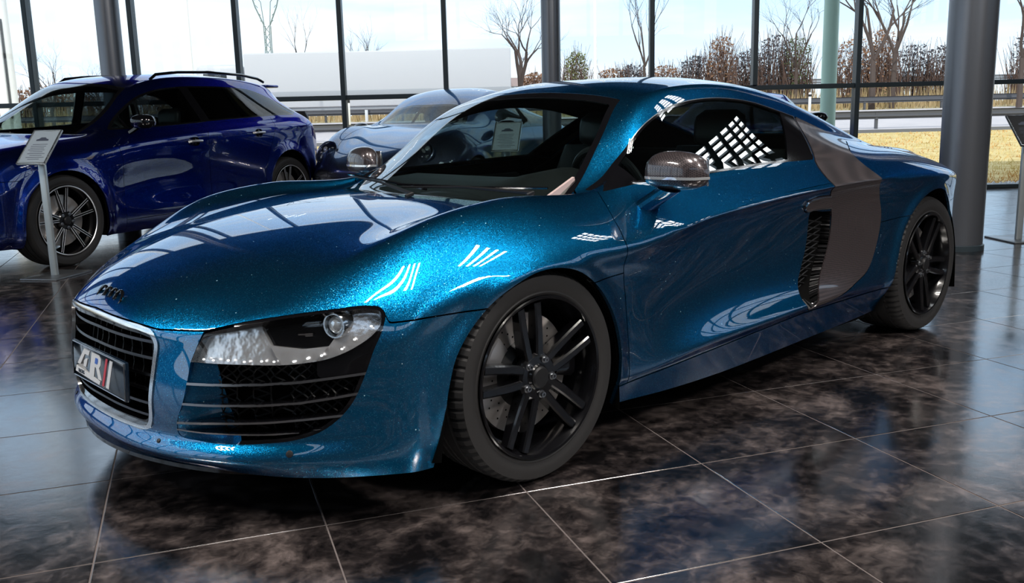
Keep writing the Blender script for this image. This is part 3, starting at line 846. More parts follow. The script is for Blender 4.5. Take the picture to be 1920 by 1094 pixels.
    for sg in (-1, 1):
        q_ = MB(); q_.V = mbw.V; q_.F = [f for f in mbw.F if mbw.V[f[0]][1] * sg > 0]; o_ = q_.build('vent_wall', M['black'], root); bm_ = bmesh.new(); bm_.from_mesh(o_.data); bmesh.ops.delete(bm_, geom=[v for v in bm_.verts if not v.link_faces], context='VERTS'); bmesh.ops.remove_doubles(bm_, verts=bm_.verts, dist=1e-5); bm_.to_mesh(o_.data); bm_.free()
    mb = MB()
    for sg in (-1, 1):
        for i in range(13):     # angled bars of the vent mesh
            z = .31 + i * .027
            xc = np.interp(z, [.30, .385, .46, .54, .68], [1.49, 1.54, 1.60, 1.635, 1.66]); hw = np.interp(z, [.30, .40, .60, .68], [.03, .055, .07, .075])
            mb.tube([(xc - hw, sg * .885, z - .012), (xc + hw, sg * .873, z + .012)], .003, 4)
            mb.tube([(xc - hw, sg * .885, z + .012), (xc + hw, sg * .873, z - .012)], .003, 4)
    h_ = len(mb.V) // 2; hf = len(mb.F) // 2
    for a_ in (0, 1):
        q_ = MB(); q_.V = mb.V[a_ * h_:(a_ + 1) * h_]; q_.F = [[i - a_ * h_ for i in f] for f in mb.F[a_ * hf:(a_ + 1) * hf]]; q_.build('vent_mesh', M['black'], root)['kind'] = 'stuff'
    # mask behind lamp, intakes
    seamless = intake
    back = intake.join(head).offset(-.075); back.build('intake_backing', M['hole'], root)
    A = lambda q: corner_a(V(q))
    def slat_z(k, a):
        d = [([-.34, -.155, .02, .205], [.400, .408, .418, .437]), ([-.35, -.143, .019, .18], [.343, .353, .362, .384]),
             ([-.36, -.228, -.072, .129], [.284, .297, .307, .325]), ([-.26, -.208, -.077, .07], [.264, .268, .272, .287])][k]
        return np.interp(a, *d)
    up, lower = intake.split(-(V(intake)[:, 2] - slat_z(0, A(intake)) - .004))
    # panel under the lamp outer half, gloss black
    mk, _ = intake.split(np.maximum(-(V(intake)[:, 2] - slat_z(0, A(intake)) - .004), -(A(intake) - .07)))
    mk.offset(-.006).build('lamp_surround', M['gloss'], root, .02)
    scoop, _ = intake.split(A(intake) + .215 + .25 * (V(intake)[:, 2] - .40))      # body coloured cheek running into the opening
    dep = np.clip((A(scoop) + .34) / .13, 0, 1) ** 1.3 * .040 + .002
    scoop.V = scoop.V - scoop.N * dep[:, None]; recalc_normals(scoop)
    scoop.build('intake_cheek', pm, root, .01)
    ed, _ = intake.split(np.maximum(-(fa(MASK)(intake) + .010), -.16 - A(intake)))
    ed.offset(-.002).build('intake_rim', M['gloss'], root, .05)
    def strip_obj(piece, name, mat, lipw, matlip, parent=root, off=0.0):
        o = piece.offset(off).build(name, mat, parent, lipw)
        if o and matlip:
            o.data.materials.append(matlip)
            n = len(piece.T); idx = np.zeros(len(o.data.polygons), np.int32); idx[n:] = 1
            o.data.polygons.foreach_set('material_index', idx)
        return o
    for k in range(4):
        zz = slat_z(k, A(intake)); f = np.abs(V(intake)[:, 2] - zz) - (.0035 if k < 3 else .0025)
        st, _ = intake.split(f)
        for sg in (-1, 1):
            q, _ = st.split(-sg * V(st)[:, 1])
            strip_obj(q, 'intake_slat', M['satin'], .055, M['gloss'], off=.001)
    # lattice behind the slats
    srf = intake.offset(-.038)
    pa = A(srf); mb = MB()
    kd = [(srf.V[i], pa[i]) for i in range(0, len(srf.V), 3) if srf.V[i, 1] < 0]
    KV = np.array([k[0] for k in kd]); KA = np.array([k[1] for k in kd])
    def at(a, z):
        d = (KA - a) ** 2 + (KV[:, 2] - z) ** 2; i = np.argsort(d)[:6]; w = 1 / (d[i] + 1e-6)
        if d[i[0]] > .02 ** 2: return None
        p = (KV[i] * w[:, None]).sum(0) / w.sum(); return (p[0], p[1], z)
    for sl in (.8, -.8):
        for c0 in np.arange(-.75, .85, .026):
            run = []
            for a in np.arange(-.32, .22, .02):
                z = .36 + sl * (a + .0) + c0
                p = at(a, z) if .25 < z < .47 else None
                if p is not None: run.append(p)
                else:
                    if len(run) > 1: mb.tube(run, .0028, 4)
                    run = []
            if len(run) > 1: mb.tube(run, .0028, 4)
    mb.build('intake_lattice', M['black'], root)['kind'] = 'stuff'
    mb.V = [(x, -y, z) for x, y, z in mb.V]; mb.F = [f[::-1] for f in mb.F]; mb.build('intake_lattice', M['black'], root)['kind'] = 'stuff'
    # ---- lamps
    for sg in (-1, 1):
        q, _ = head.split(-sg * V(head)[:, 1])
        lamp = q.offset(.0008).build('headlamp', M['lamp_glass'], root, .004)
        hs = q.offset(-.050); a = corner_a(hs.V)
        # bright bowl at the inner end, dark centre, bright bowl at the outer end
        bowl, rest_ = hs.split(a + .055 + (hs.V[:, 2] - .5) * .6)
        bowl.offset(.022).build('reflector', M['reflector'], lamp, .03)
        mid, outer = rest_.split(corner_a(rest_.V) - .135 - (rest_.V[:, 2] - .55) * .8)
        lowm, mid2 = mid.split(mid.V[:, 2] - .494 - .10 * np.abs(corner_a(mid.V) - .03))
        lowm.offset(.030).build('reflector', M['reflector'], lamp, .02)
        mid2.offset(.004).build('lamp_housing', M['gloss'], lamp, .01)
        outer.offset(.018).build('reflector', M['reflector'], lamp, .02)
        side_w = q.offset(0); _ = side_w
        mbw = MB()
        E = q.border(); 
        for (i, j) in E:
            a0, b0 = q.V[i] - q.N[i] * .001, q.V[j] - q.N[j] * .001; a1, b1 = q.V[i] - q.N[i] * .055, q.V[j] - q.N[j] * .055
            mbw.add([a0, b0, b1, a1], [(0, 1, 2, 3)])
        mbw.build('lamp_rim', M['gloss'], lamp, angle=80)
        # projector
        def surf_pt(aa, z, dep):
            i = np.argmin((corner_a(q.V) - aa) ** 2 + (q.V[:, 2] - z) ** 2); return Vector(q.V[i] - q.N[i] * dep)
        c = surf_pt(.118, .568, .030); dirv = Vector((-.93, sg * .36, .0)).normalized()
        Rm = dirv.to_track_quat('Z', 'Y').to_matrix().to_4x4(); Rm.translation = c
        mr = MB().lathe([(-.03, .040), (.004, .036), (.010, .034), (.010, .030), (-.005, .0275), (-.03, .028)], 40, 'Z')
        mr.V = [tuple(Rm @ Vector(v)) for v in mr.V]; mr.build('projector_ring', M['chrome'], lamp)
        ml = MB().lathe([(-.012, .027), (-.002, .025), (.006, .020), (.011, .011), (.0125, 0)], 40, 'Z')
        ml.V = [tuple(Rm @ Vector(v)) for v in ml.V]; ml.build('projector_lens', M['lens'], lamp)
        m2 = MB().lathe([(-.028, 0), (-.024, .026)], 30, 'Z'); m2.V = [tuple(Rm @ Vector(v)) for v in m2.V]; m2.build('projector_back', M['black'], lamp)
        # small chrome fins on the dark plate
        mf = MB()
        for aa, z, w_, h_ in ((.022, .545, .022, .004), (.048, .547, .020, .004), (.048, .540, .020, .004)):
            p = surf_pt(aa, z, .030); mf.box(p, (w_, .006, h_), rz=-sg * -.72 if sg < 0 else .72)
        mf.build('lamp_badge', M['chrome'], lamp)
        # daytime light beads
        for i in range(12):
            f = i / 11; aa = -.262 + f * .478; z = np.interp(f, [0, .55, .72, .86, 1], [.470, .473, .484, .508, .560])
            p = surf_pt(aa, z, .012)
            mbb = MB(); mbb.lathe([(-.003, .0), (-.002, .003), (0, .004), (.002, .003), (.003, 0)], 10, 'Z', p); mbb.build('light_bead', M['bead'], lamp)
    # ---- grille
    G = lambda q: sdf_poly(V(q)[:, [1, 2]], GRILLE)
    fr, inner = grille.split(-(G(grille) + .013))
    fr.offset(.004).build('grille_frame', M['chrome'], root, .035)
    gb = grille.offset(-.085); gb.build('grille_backing', M['hole'], root)
    gfr, _ = inner.split(-(G(inner) + .026)); gfr.offset(-.006).build('grille_surround', M['gloss'], root, .05)
    zs = [.508, .462, .415, .372, .330, .292]
    for z in zs:
        zc = lambda q: V(q)[:, 2] - (z - .02 * np.abs(V(q)[:, 1]))
        st, _ = inner.split(np.abs(zc(inner)) - .0042)
        strip_obj(st, 'grille_slat', M['satin_dark'], .05, M['gloss'], off=-.008)
    mbv = MB()
    for i in range(11):
        y = -.30 + .06 * i
        xs_ = -.945 + .30 * y * y + .06
        mbv.box((xs_, y, .395), (.02, .004, .27))
    mbv.build('grille_mesh', M['black'], root)['kind'] = 'stuff'
    # plate with its writing
    pl = MB().rbox((0, 0, 0), (.012, .52, .115), .004)
    po = pl.build('number_plate', M['plate'], root); po.location = (-.970, -.062, .390); po.scale = (1, .82, 1); po.rotation_euler = (0, .06, 0)
    MB().tube([(-.0075, -.255, -.0525), (-.0075, .255, -.0525), (-.0075, .255, .0525), (-.0075, -.255, .0525)], .0018, 4, closed=True).build('plate_border', M['satin'], po)
    def text(body, x, z, size, mat, shear=.25, name='plate_lettering', ex=.0008, bold=.004):
        c = bpy.data.curves.new(name, 'FONT'); c.body = body; c.size = size; c.extrude = ex; c.shear = shear; c.offset = bold; c.resolution_u = 2
        t_ = bpy.data.objects.new(name, c); COL.objects.link(t_)
        dg = bpy.context.evaluated_depsgraph_get(); me = bpy.data.meshes.new_from_object(t_.evaluated_get(dg))
        bpy.data.objects.remove(t_)
        o = bpy.data.objects.new(name, me); COL.objects.link(o); o.parent = po
        o.rotation_euler = (PI / 2, 0, -PI / 2); o.location = (-.0068, -x, z)   # local x of the text runs to the viewer's right (towards -y)
        me.materials.clear(); me.materials.append(mat); return o
    pm_ = lambda pts, mat, n, d=.0: MB().prism([(x, z) for x, z in pts], .0012, Matrix(((0, 0, -1, -.006 - d), (-1, 0, 0, 0), (0, 1, 0, 0), (0, 0, 0, 1)))).build(n, mat, po, False)
    # x here runs to the viewer's right
    pm_([(-.215,-.012),(-.135,.044),(-.075,.044),(-.090,.028),(-.130,.028),(-.185,-.012)], M['white'], 'plate_lettering')
    pm_([(-.150,-.012),(-.142,.006),(-.120,.016),(-.102,.016),(-.124,-.012)], M['white'], 'plate_lettering')
    pm_([(-.092,-.030),(-.055,.044),(.020,.044),(.036,.034),(.030,.016),(.012,.004),(.030,-.030),(.000,-.030),(-.018,.002),(-.030,.002),(-.045,-.030)], M['white'], 'plate_lettering')
    pm_([(-.026,.014),(-.016,.032),(.006,.032),(.008,.026),(-.002,.014)], M['blue'], 'plate_lettering', .0010)
    pm_([(.036,-.044),(.085,.044),(.103,.044),(.054,-.044)], M['red'], 'plate_slash')
    pm_([(.074,-.044),(.123,.044),(.150,.044),(.101,-.044)], M['white'], 'plate_slash')
    pm_([(-.240,-.040),(-.228,-.020),(.020,-.034),(.010,-.046)], M['white'], 'plate_band')
    text('RACING', -.205, -.038, .017, M['plate'], .2, ex=.0018, bold=0)
    # ring badge: four interlocked rings
    mr = MB()
    for k in range(4):
        cy = -.063 + .042 * k
        mr.tube([(0, cy + .028 * math.cos(t), .028 * math.sin(t)) for t in np.linspace(0, 2 * PI, 28, endpoint=False)], .0048, 8, closed=True)
    b = mr.build('ring_badge', M['gloss'], root); b.location = (-.905, -.012, .590); b.rotation_euler = (0, PI / 2 - .80 - .25, 0)
    # parking sensors, each set on the nearest point of the bumper skin
    for sg in (-1, 1):
        for (ty, tz, r_) in ((.707, .225, .0105), (.33, .222, .007)):
            B_ = V(bump); i = np.argmin((B_[:, 1] - sg * ty) ** 2 + (B_[:, 2] - tz) ** 2 + np.where(B_[:, 0] < -.5, 0, 9))
            o_ = MB().lathe([(-.004, r_), (.002, r_ * .9), (.003, r_ * .55), (.003, 0)], 16, 'Z').build('parking_sensor', M['black'], root)
            m4 = Vector(bump.N[i]).to_track_quat('Z', 'Y').to_matrix().to_4x4(); m4.translation = Vector(B_[i]); o_.matrix_local = m4
    # black underbody, arch liners, splitter
    under = MB()
    ol = [(-.90, 0), (-.885, .28), (-.80, .48), (-.64, .68), (-.47, .80), (-.40, .84), (-.40, .60), (.37, .60), (.37, .86), (1.4, .86), (2.18, .86), (2.18, .60), (3.02, .60), (3.02, .80), (3.2, .68), (3.3, .45), (3.34, 0)]
    full = [(x, -y) for x, y in ol] + [(x, y) for x, y in ol[-2:0:-1]]
    under.prism(full, .02, Matrix.Translation((0, 0, .135)))
    under.build('underbody', M['hole'], root, smooth=False)
    for xa, hw in ((0, .40), (2.62, .43)):
        for sg in (-1, 1):
            mbl = MB(); rings = []
            poly = ARCH_F if xa == 0 else ARCH_R
            pts = [p for p in poly[::2] if p[1] > .12]
            pts = pts if pts[0][0] < pts[-1][0] else pts[::-1]
            cx = xa; V3 = []
            for (x, z) in pts:
                e = 1.03
                V3.append([(x, sg * .925, z), (cx + (x - cx) * e, sg * .90, .33 + (z - .33) * e), (cx + (x - cx) * e, sg * .60, .33 + (z - .33) * e)])
            m_ = 3; b0 = len(mbl.V)
            for r in V3: mbl.V += r
            for i in range(len(V3) - 1):
                for j in range(2): mbl.F.append([b0 + i * m_ + j, b0 + i * m_ + j + 1, b0 + (i + 1) * m_ + j + 1, b0 + (i + 1) * m_ + j])
            inner_ = [b0 + i * m_ + 2 for i in range(len(V3))]; mbl.F.append(inner_)
            mbl.build('wheel_arch_liner', M['hole'], root)
    sp = []
    for y in np.linspace(-.74, .74, 31):
        x = -.955 + .13 * (y / .5) ** 2 * (1 if abs(y) < .5 else 1) + max(0, abs(y) - .45) ** 2 * .9
        sp.append((x, y))
    mbs = MB(); rr = []
    for x, y in sp: rr.append([(x + .03, y, .165), (x - .012, y, .160), (x - .012, y, .148), (x + .06, y, .140)])
    mbs.loft(rr); mbs.build('front_splitter', M['gloss'], root)
    # inner skin so that gaps read dark and the cabin is lined
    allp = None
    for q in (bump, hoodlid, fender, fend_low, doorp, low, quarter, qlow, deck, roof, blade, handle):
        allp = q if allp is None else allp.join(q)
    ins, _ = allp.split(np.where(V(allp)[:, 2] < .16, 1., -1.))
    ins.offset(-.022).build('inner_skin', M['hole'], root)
    # wheels
    make_wheel(root, 'front_wheel', (0, -.819, .325), .325, .235, .243, 1, M['rim'], M['rim'], math.radians(100))
    make_wheel(root, 'front_wheel', (0, .819, .325), .325, .235, .243, -1, M['rim'], M['rim'], math.radians(80), hi=False)
    make_wheel(root, 'rear_wheel', (2.65, -.797, .333), .333, .285, .243, 1, M['rim'], M['rim'], math.radians(62))
    make_wheel(root, 'rear_wheel', (2.65, .797, .333), .333, .285, .243, -1, M['rim'], M['rim'], math.radians(80), hi=False)
    # mirrors: carbon shell on a blue foot
    for sg in (-1, 1):
        m_ = bpy.data.objects.new('door_mirror', None); COL.objects.link(m_); m_.parent = root; m_.location = (.655, sg * .930, .885)
        rings = []
        for i in range(13):
            f = i / 12; yy = (f - .5) * 2            # from inboard to outboard
            k = (1 - abs(yy) ** 3.2) ** (1 / 2.4) if abs(yy) < 1 else 0
            k = max(k, .02); ring = []
            for j in range(24):
                a = 2 * PI * j / 24; ca, sa = math.cos(a), math.sin(a)
                ex = math.copysign(abs(ca) ** .8, ca); ez = math.copysign(abs(sa) ** .8, sa)
                dx = (.045 if ex > 0 else .062) * k * ex
                dz = (.082 if ez > 0 else .048) * k * ez
                ring.append((dx + .012 * yy, sg * yy * .116, dz * (1 - .10 * max(yy, 0))))
            rings.append(ring)
        MB().loft(rings).build('mirror_shell', M['carbon'], m_, angle=60, label='dark carbon mirror shell')
        MB().rbox((.040, 0, .012), (.010, .19, .095), .004).build('mirror_glass', M['chrome'], m_)
        mbq = MB(); rg = []
        for f in np.linspace(0, 1, 6):
            cx_, cy_, cz_ = -.02 - .03 * f, sg * (-.02 - .085 * f), -.045 - .062 * f
            w_ = .046 + .008 * f
            rg.append([(cx_ + w_ * math.cos(t), cy_ + .034 * math.sin(t), cz_ + .010 * math.sin(t) * -sg) for t in np.linspace(0, 2 * PI, 14, endpoint=False)])
        mbq.loft(rg).build('mirror_foot', M['paint'], m_)
        rg = []
        for f in np.linspace(0, 1, 13):
            t = (f - .5) * 2
            rg.append([(-.0625 * (1 - abs(t) ** 3.2) ** (1 / 2.4) + .012 * t + dx, sg * t * .116, -.006 + dz) for dx, dz in ((-.0015, .0045), (-.0015, -.0045), (.006, -.0045), (.006, .0045))])
        MB().loft(rg).build('mirror_lamp', M['lens'], m_)
    # tail lamps and exhaust (away from the camera, kept simple)
    for sg in (-1, 1):
        MB().rbox((3.33, sg * .47, .72), (.06, .30, .09), .02, rz=sg * -.25).build('tail_lamp', M['tail'], root)
        MB().lathe([(0, .045), (.05, .045), (.05, .038), (0, .036)], 20, 'X', (3.38, sg * .48, .28)).build('exhaust_pipe', M['chrome'], root)
    # wipers
    for (y0, y1, x0, x1, z0, z1) in ((-.10, .52, .17, .32, .822, .858), (-.60, .02, .30, .215, .838, .840)):
        MB().tube([(x0 - .03, y0, z0 - .006), (x0, y0, z0), ((x0 + x1) / 2, (y0 + y1) / 2, (z0 + z1) / 2 + .010), (x1, y1, z1)], [.007, .008, .005, .004], 6).build('wiper_arm', M['black'], root)
        MB().tube([(x1 + .02, y1 + .06, z1 + .006), ((x0 + x1) / 2 + .03, (y0 + y1) / 2 - .05, (z0 + z1) / 2 + .008), (x0 + .05, y0 - .02, z0 + .014)], .0045, 5).build('wiper_blade', M['gloss'], root)
    # ---- cabin
    MB().rbox((1.15, 0, .22), (2.0, 1.5, .05), .02).build('cabin_floor', M['hole'], root)
    MB().rbox((1.86, 0, .55), (.06, 1.36, .74), .02).build('bulkhead', M['dash'], root)
    MB().rbox((1.15, 0, .36), (1.2, .22, .28), .05).build('centre_console', M['dash'], root)
    rg = []
    for y in np.linspace(-.62, .62, 25):
        b = .045 * math.exp(-((y + .34) / .17) ** 2)
        rg.append([(.26 + .3 * y * y, y, .80), (.36 + .25 * y * y, y, .818), (.58, y, .835 + b), (.74, y, .845 + b * 1.1), (.80, y, .81 + b), (.80, y, .70), (.70, y, .52), (.3, y, .5)])
    MB().loft(rg).build('dashboard', M['dash'], root, angle=50)
    cw = bpy.data.objects.new('steering_wheel', None); COL.objects.link(cw); cw.parent = root; cw.location = (.96, -.36, .80); cw.rotation_euler = (0, math.radians(-24), 0)
    MB().tube([(0, .178 * math.cos(t), .172 * math.sin(t)) for t in np.linspace(0, 2 * PI, 40, endpoint=False)], .015, 10, closed=True).build('steering_rim', M['leather'], cw)
    MB().rbox((-.005, 0, 0), (.05, .13, .11), .02).box((-.005, .11, 0), (.015, .12, .03)).box((-.005, -.11, 0), (.015, .12, .03)).box((-.005, 0, -.11), (.015, .03, .12)).build('steering_hub', M['leather'], cw)
    MB().tube([(-.018, .05 * math.cos(t), .05 * math.sin(t) + .0) for t in np.linspace(0, PI, 12)], .004, 6).build('steering_trim', M['chrome'], cw)
    for sg in (-1, 1):
        seat(root, (1.28, sg * .36, .26), sg)
    for sg in (-1, 1):
        MB().rbox((1.0, sg * .80, .62), (1.1, .05, .36), .02).build('door_card', M['dash'], root)
    mbt = MB().prism([(.315, .800), (.497, .880), (.512, .815), (.49, .79)], .012, Matrix(((1, 0, 0, 0), (0, 0, 1, -.605), (0, 1, 0, 0), (0, 0, 0, 1)))); mbt.build('dash_end_piece', M['tan'], root, False, label='pale pink trim at the end of the dashboard')  # thin pale pink wedge upright at the dashboard end
    return root

def seat(parent, loc, sg, mat='leather'):
    s = bpy.data.objects.new('seat', None); COL.objects.link(s); s.parent = parent; s.location = loc
    MB().rbox((0, 0, .08), (.50, .48, .14), .05, seg=3).build('seat_cushion', M[mat], s)
    rg = []
    for f in np.linspace(0, 1, 9):
        z = .12 + .56 * f; x = .22 + .20 * f; w = .245 * (1 - .18 * f ** 3) ; d = .065 * (1 - .3 * f)
        rg.append([(x + d * math.cos(t) - .035 * abs(math.cos(t / 1)) * 0 - (.03 * (abs(math.sin(t)) ** 3)), w * math.copysign(abs(math.sin(t)) ** .7, math.sin(t)), z) for t in np.linspace(0, 2 * PI, 20, endpoint=False)])
    MB().loft(rg).build('backrest', M[mat], s, angle=50)
    rg = []
    for f in np.linspace(-1, 1, 7):
        k = math.sqrt(max(0, 1 - (f * .96) ** 4)); z = .755 + .085 * f
        rg.append([(.435 + .045 * k * math.cos(t) + .01 * f, .135 * k ** .5 * math.copysign(abs(math.sin(t)) ** .7, math.sin(t)), z) for t in np.linspace(0, 2 * PI, 18, endpoint=False)])
    MB().loft(rg).build('headrest', M[mat], s, angle=50)
    return s
M['lens'] = P('clear_lens', (.75, .78, .8), .03, metal=.6, coat=1)
M['bead'] = P('lamp_bead', (.95, .95, .95), .15, emit=(1, 1, 1), es=1.5)
M['satin_dark'] = P('dark_satin', (.12, .12, .13), .28, metal=1)
coupe = build_coupe(4)
# ------------------------------------------------------------------ the other cars
def simple_car(name, label, surf, spec, loc, rz, zs=1.0):
    root = empty(name, (loc[0], loc[1], 0), rz, label, 'car')
    s = surf; pm = spec['paint']; V = lambda q: q.V
    s.V[:, 2] *= zs
    for arch in spec['arches']:
        d = side_field(s, arch, .5)
        s.V[:, 1] += np.sign(s.V[:, 1]) * spec.get('flare', .02) * np.exp(-(np.clip(d, 0, 9) / .05) ** 2)
    recalc_normals(s)
    for arch in spec['arches']: _, s = s.split(side_field(s, arch, .5))
    allp = []
    # windscreen
    yb, zb, zt, yt, xb = spec['ws']
    poly = crom([(0, zt + .01), (yt * .7, zt), (yt, zt - .035), (yt, zt - .035), ((yt + yb) / 2 + .01, (zb + zt) / 2), (yb, zb), (yb + .02, zb - .12), (yb + .02, zb - .12), (-yb - .02, zb - .12), (-yb - .02, zb - .12), (-yb, zb), (-(yt + yb) / 2 - .01, (zb + zt) / 2), (-yt, zt - .035), (-yt, zt - .035), (-yt * .7, zt)], 4, True)
    def wf(q):
        f = sdf_poly(V(q)[:, [1, 2]], poly); g = xb(np.abs(V(q)[:, 1])) - V(q)[:, 0]
        return np.where((V(q)[:, 0] > -.1) & (V(q)[:, 0] < 1.6), np.maximum(f, g), 9.)
    shield, s = s.split(wf(s)); frit, shield = shield.split(-(wf(shield) + .025))
    shield.build('windscreen', spec.get('glass', M['shield']), root); frit.build('windscreen_border', M['gloss'], root, .006)
    # side windows with their posts
    df = lambda q: side_field(q, spec['dlo'], .35)
    win, s = s.split(df(s)); seal, win = win.split(-(df(win) + .014))
    seal.build('window_seal', M['gloss'], root, .01)
    inn, _ = seal.split(-(df(seal) + .006)); inn.offset(.001).build('window_trim_line', spec.get('trim', M['gloss']), root, .002)
    for (x0, z0, x1, z1, w) in spec['posts']:
        f = np.abs(V(win)[:, 0] - (x0 + (V(win)[:, 2] - z0) * (x1 - x0) / (z1 - z0))) - w
        p, win = win.split(f); p.offset(.001).build('window_post', M['gloss'], root, .01)
    for sg in (-1, 1):
        w_, _ = win.split(sg * V(win)[:, 1])
        if 'rear_split' in spec:
            w_, wr = w_.split(V(w_)[:, 0] - spec['rear_split']); wr.build('rear_side_window', M['dark_glass'], root)
        w_.build('side_window', spec.get('side_glass', M['glass']), root)
    # shut lines
    for key, fn in spec['cuts']:
        pass
    body = s
    for nm, fn, g in spec['panels']:
        f = fn(body)
        piece, body = body.split(f + g)
        if g: _, body = body.split(fn(body) - g)
        allp.append(piece)
        sides = nm.startswith('door')
        if sides:
            a, b = piece.split(V(piece)[:, 1]); a.build(nm, pm, root, .01); b.build(nm, pm, root, .01)
        else: piece.build(nm, pm, root, .01)
    body.build('body_shell', pm, root, .012); allp.append(body)
    q = allp[0]
    for a in allp[1:]: q = q.join(a)
    q, _ = q.split(np.where(V(q)[:, 2] < .2, 1., -1.)); q.offset(-.025).build('inner_skin', M['hole'], root)
    # underbody, liners
    x0, x1 = spec['ends']; hw = spec['hw']
    cs = spec['axles']
    xs_ = [(x0 + .12, hw * .5), (x0 + .35, hw * .85), (cs[0] - .42, hw * .93), (cs[0] - .42, .55), (cs[0] + .42, .55), (cs[0] + .42, hw * .94), (cs[1] - .42, hw * .94), (cs[1] - .42, .55), (cs[1] + .42, .55), (cs[1] + .42, hw * .9), (x1 - .15, hw * .6)]
    MB().prism([(x, -y) for x, y in xs_] + [(x, y) for x, y in xs_[::-1]], .02, Matrix.Translation((0, 0, spec.get('clear', .20)))).build('underbody', M['hole'], root, False)
    for arch, cx in zip(spec['arches'], cs):
        for sg in (-1, 1):
            pts = [p for p in arch[::2] if p[1] > .15]
            mbl = MB(); rr = []
            for (x, z) in pts: rr.append([(x, sg * hw * .96, z), (x, sg * .50, z)])
            b0 = 0
            for r in rr: mbl.V += r
            for i in range(len(rr) - 1): mbl.F.append([2 * i, 2 * i + 1, 2 * i + 3, 2 * i + 2])
            mbl.F.append([2 * i + 1 for i in range(len(rr))])
            mbl.build('wheel_arch_liner', M['hole'], root)
    for cx, nm in zip(cs, ('front_wheel', 'rear_wheel')):
        for sg in (1, -1):
            make_wheel(root, nm, (cx, -sg * spec['track'], spec['R']), spec['R'], spec['tw'], spec['rr'], sg, spec['rim'], spec['rim'], spec['a0'], style=spec['style'], hi=False, disc_r=spec['rr'] * .75)
    # cabin
    xc, zc = spec['cabin']
    MB().rbox((xc + .35, 0, .40), (2.2, hw * 1.5, .06), .02).build('cabin_floor', M['hole'], root)
    rg = []
    for y in np.linspace(-hw * .78, hw * .78, 15):
        b = .06 * math.exp(-((y + .37) / .18) ** 2)
        rg.append([(xc - .62, y, zc - .08), (xc - .30, y, zc + b), (xc - .24, y, zc - .05 + b), (xc - .3, y, zc - .3), (xc - .6, y, zc - .4)])
    MB().loft(rg).build('dashboard', M['dash'], root, angle=50)
    cw = bpy.data.objects.new('steering_wheel', None); COL.objects.link(cw); cw.parent = root; cw.location = (xc - .12, -.37, zc - .02); cw.rotation_euler = (0, math.radians(-24), 0)
    MB().tube([(0, .18 * math.cos(t), .18 * math.sin(t)) for t in np.linspace(0, 2 * PI, 28, endpoint=False)], .015, 8, closed=True).build('steering_rim', M['leather'], cw)
    MB().rbox((0, 0, 0), (.04, .34, .05), .01).build('steering_hub', M['leather'], cw)
    for sg in (-1, 1):
        seat(root, (xc + .12, sg * .38, zc - .60), sg)
        if spec.get('rows', 1) == 2: seat(root, (xc + 1.0, sg * .38, zc - .58), sg)
    # mirrors
    for sg in (-1, 1):
        m_ = bpy.data.objects.new('door_mirror', None); COL.objects.link(m_); m_.parent = root; m_.location = spec['mirror'][0], sg * spec['mirror'][1], spec['mirror'][2]
        rg = []
        for f in np.linspace(-1, 1, 9):
            k = max((1 - abs(f) ** 3) ** .5, .03)
            rg.append([(.07 * k * math.cos(t) + .02 * f, sg * f * .11, .062 * k * math.sin(t)) for t in np.linspace(0, 2 * PI, 16, endpoint=False)])
        MB().loft(rg).build('mirror_shell', spec.get('mirror_mat', pm), m_, angle=60)
        MB().tube([(0, -sg * .05, -.04), (-.02, -sg * .14, -.09)], .02, 6).build('mirror_foot', M['gloss'], m_)
    return root

def poly_line_field(q, pts, axis=0):
    """x - x(z) along a polyline given as (z, x)"""
    z = np.array([p[0] for p in pts]); x = np.array([p[1] for p in pts])
    return q.V[:, 0] - np.interp(q.V[:, 2], z, x)

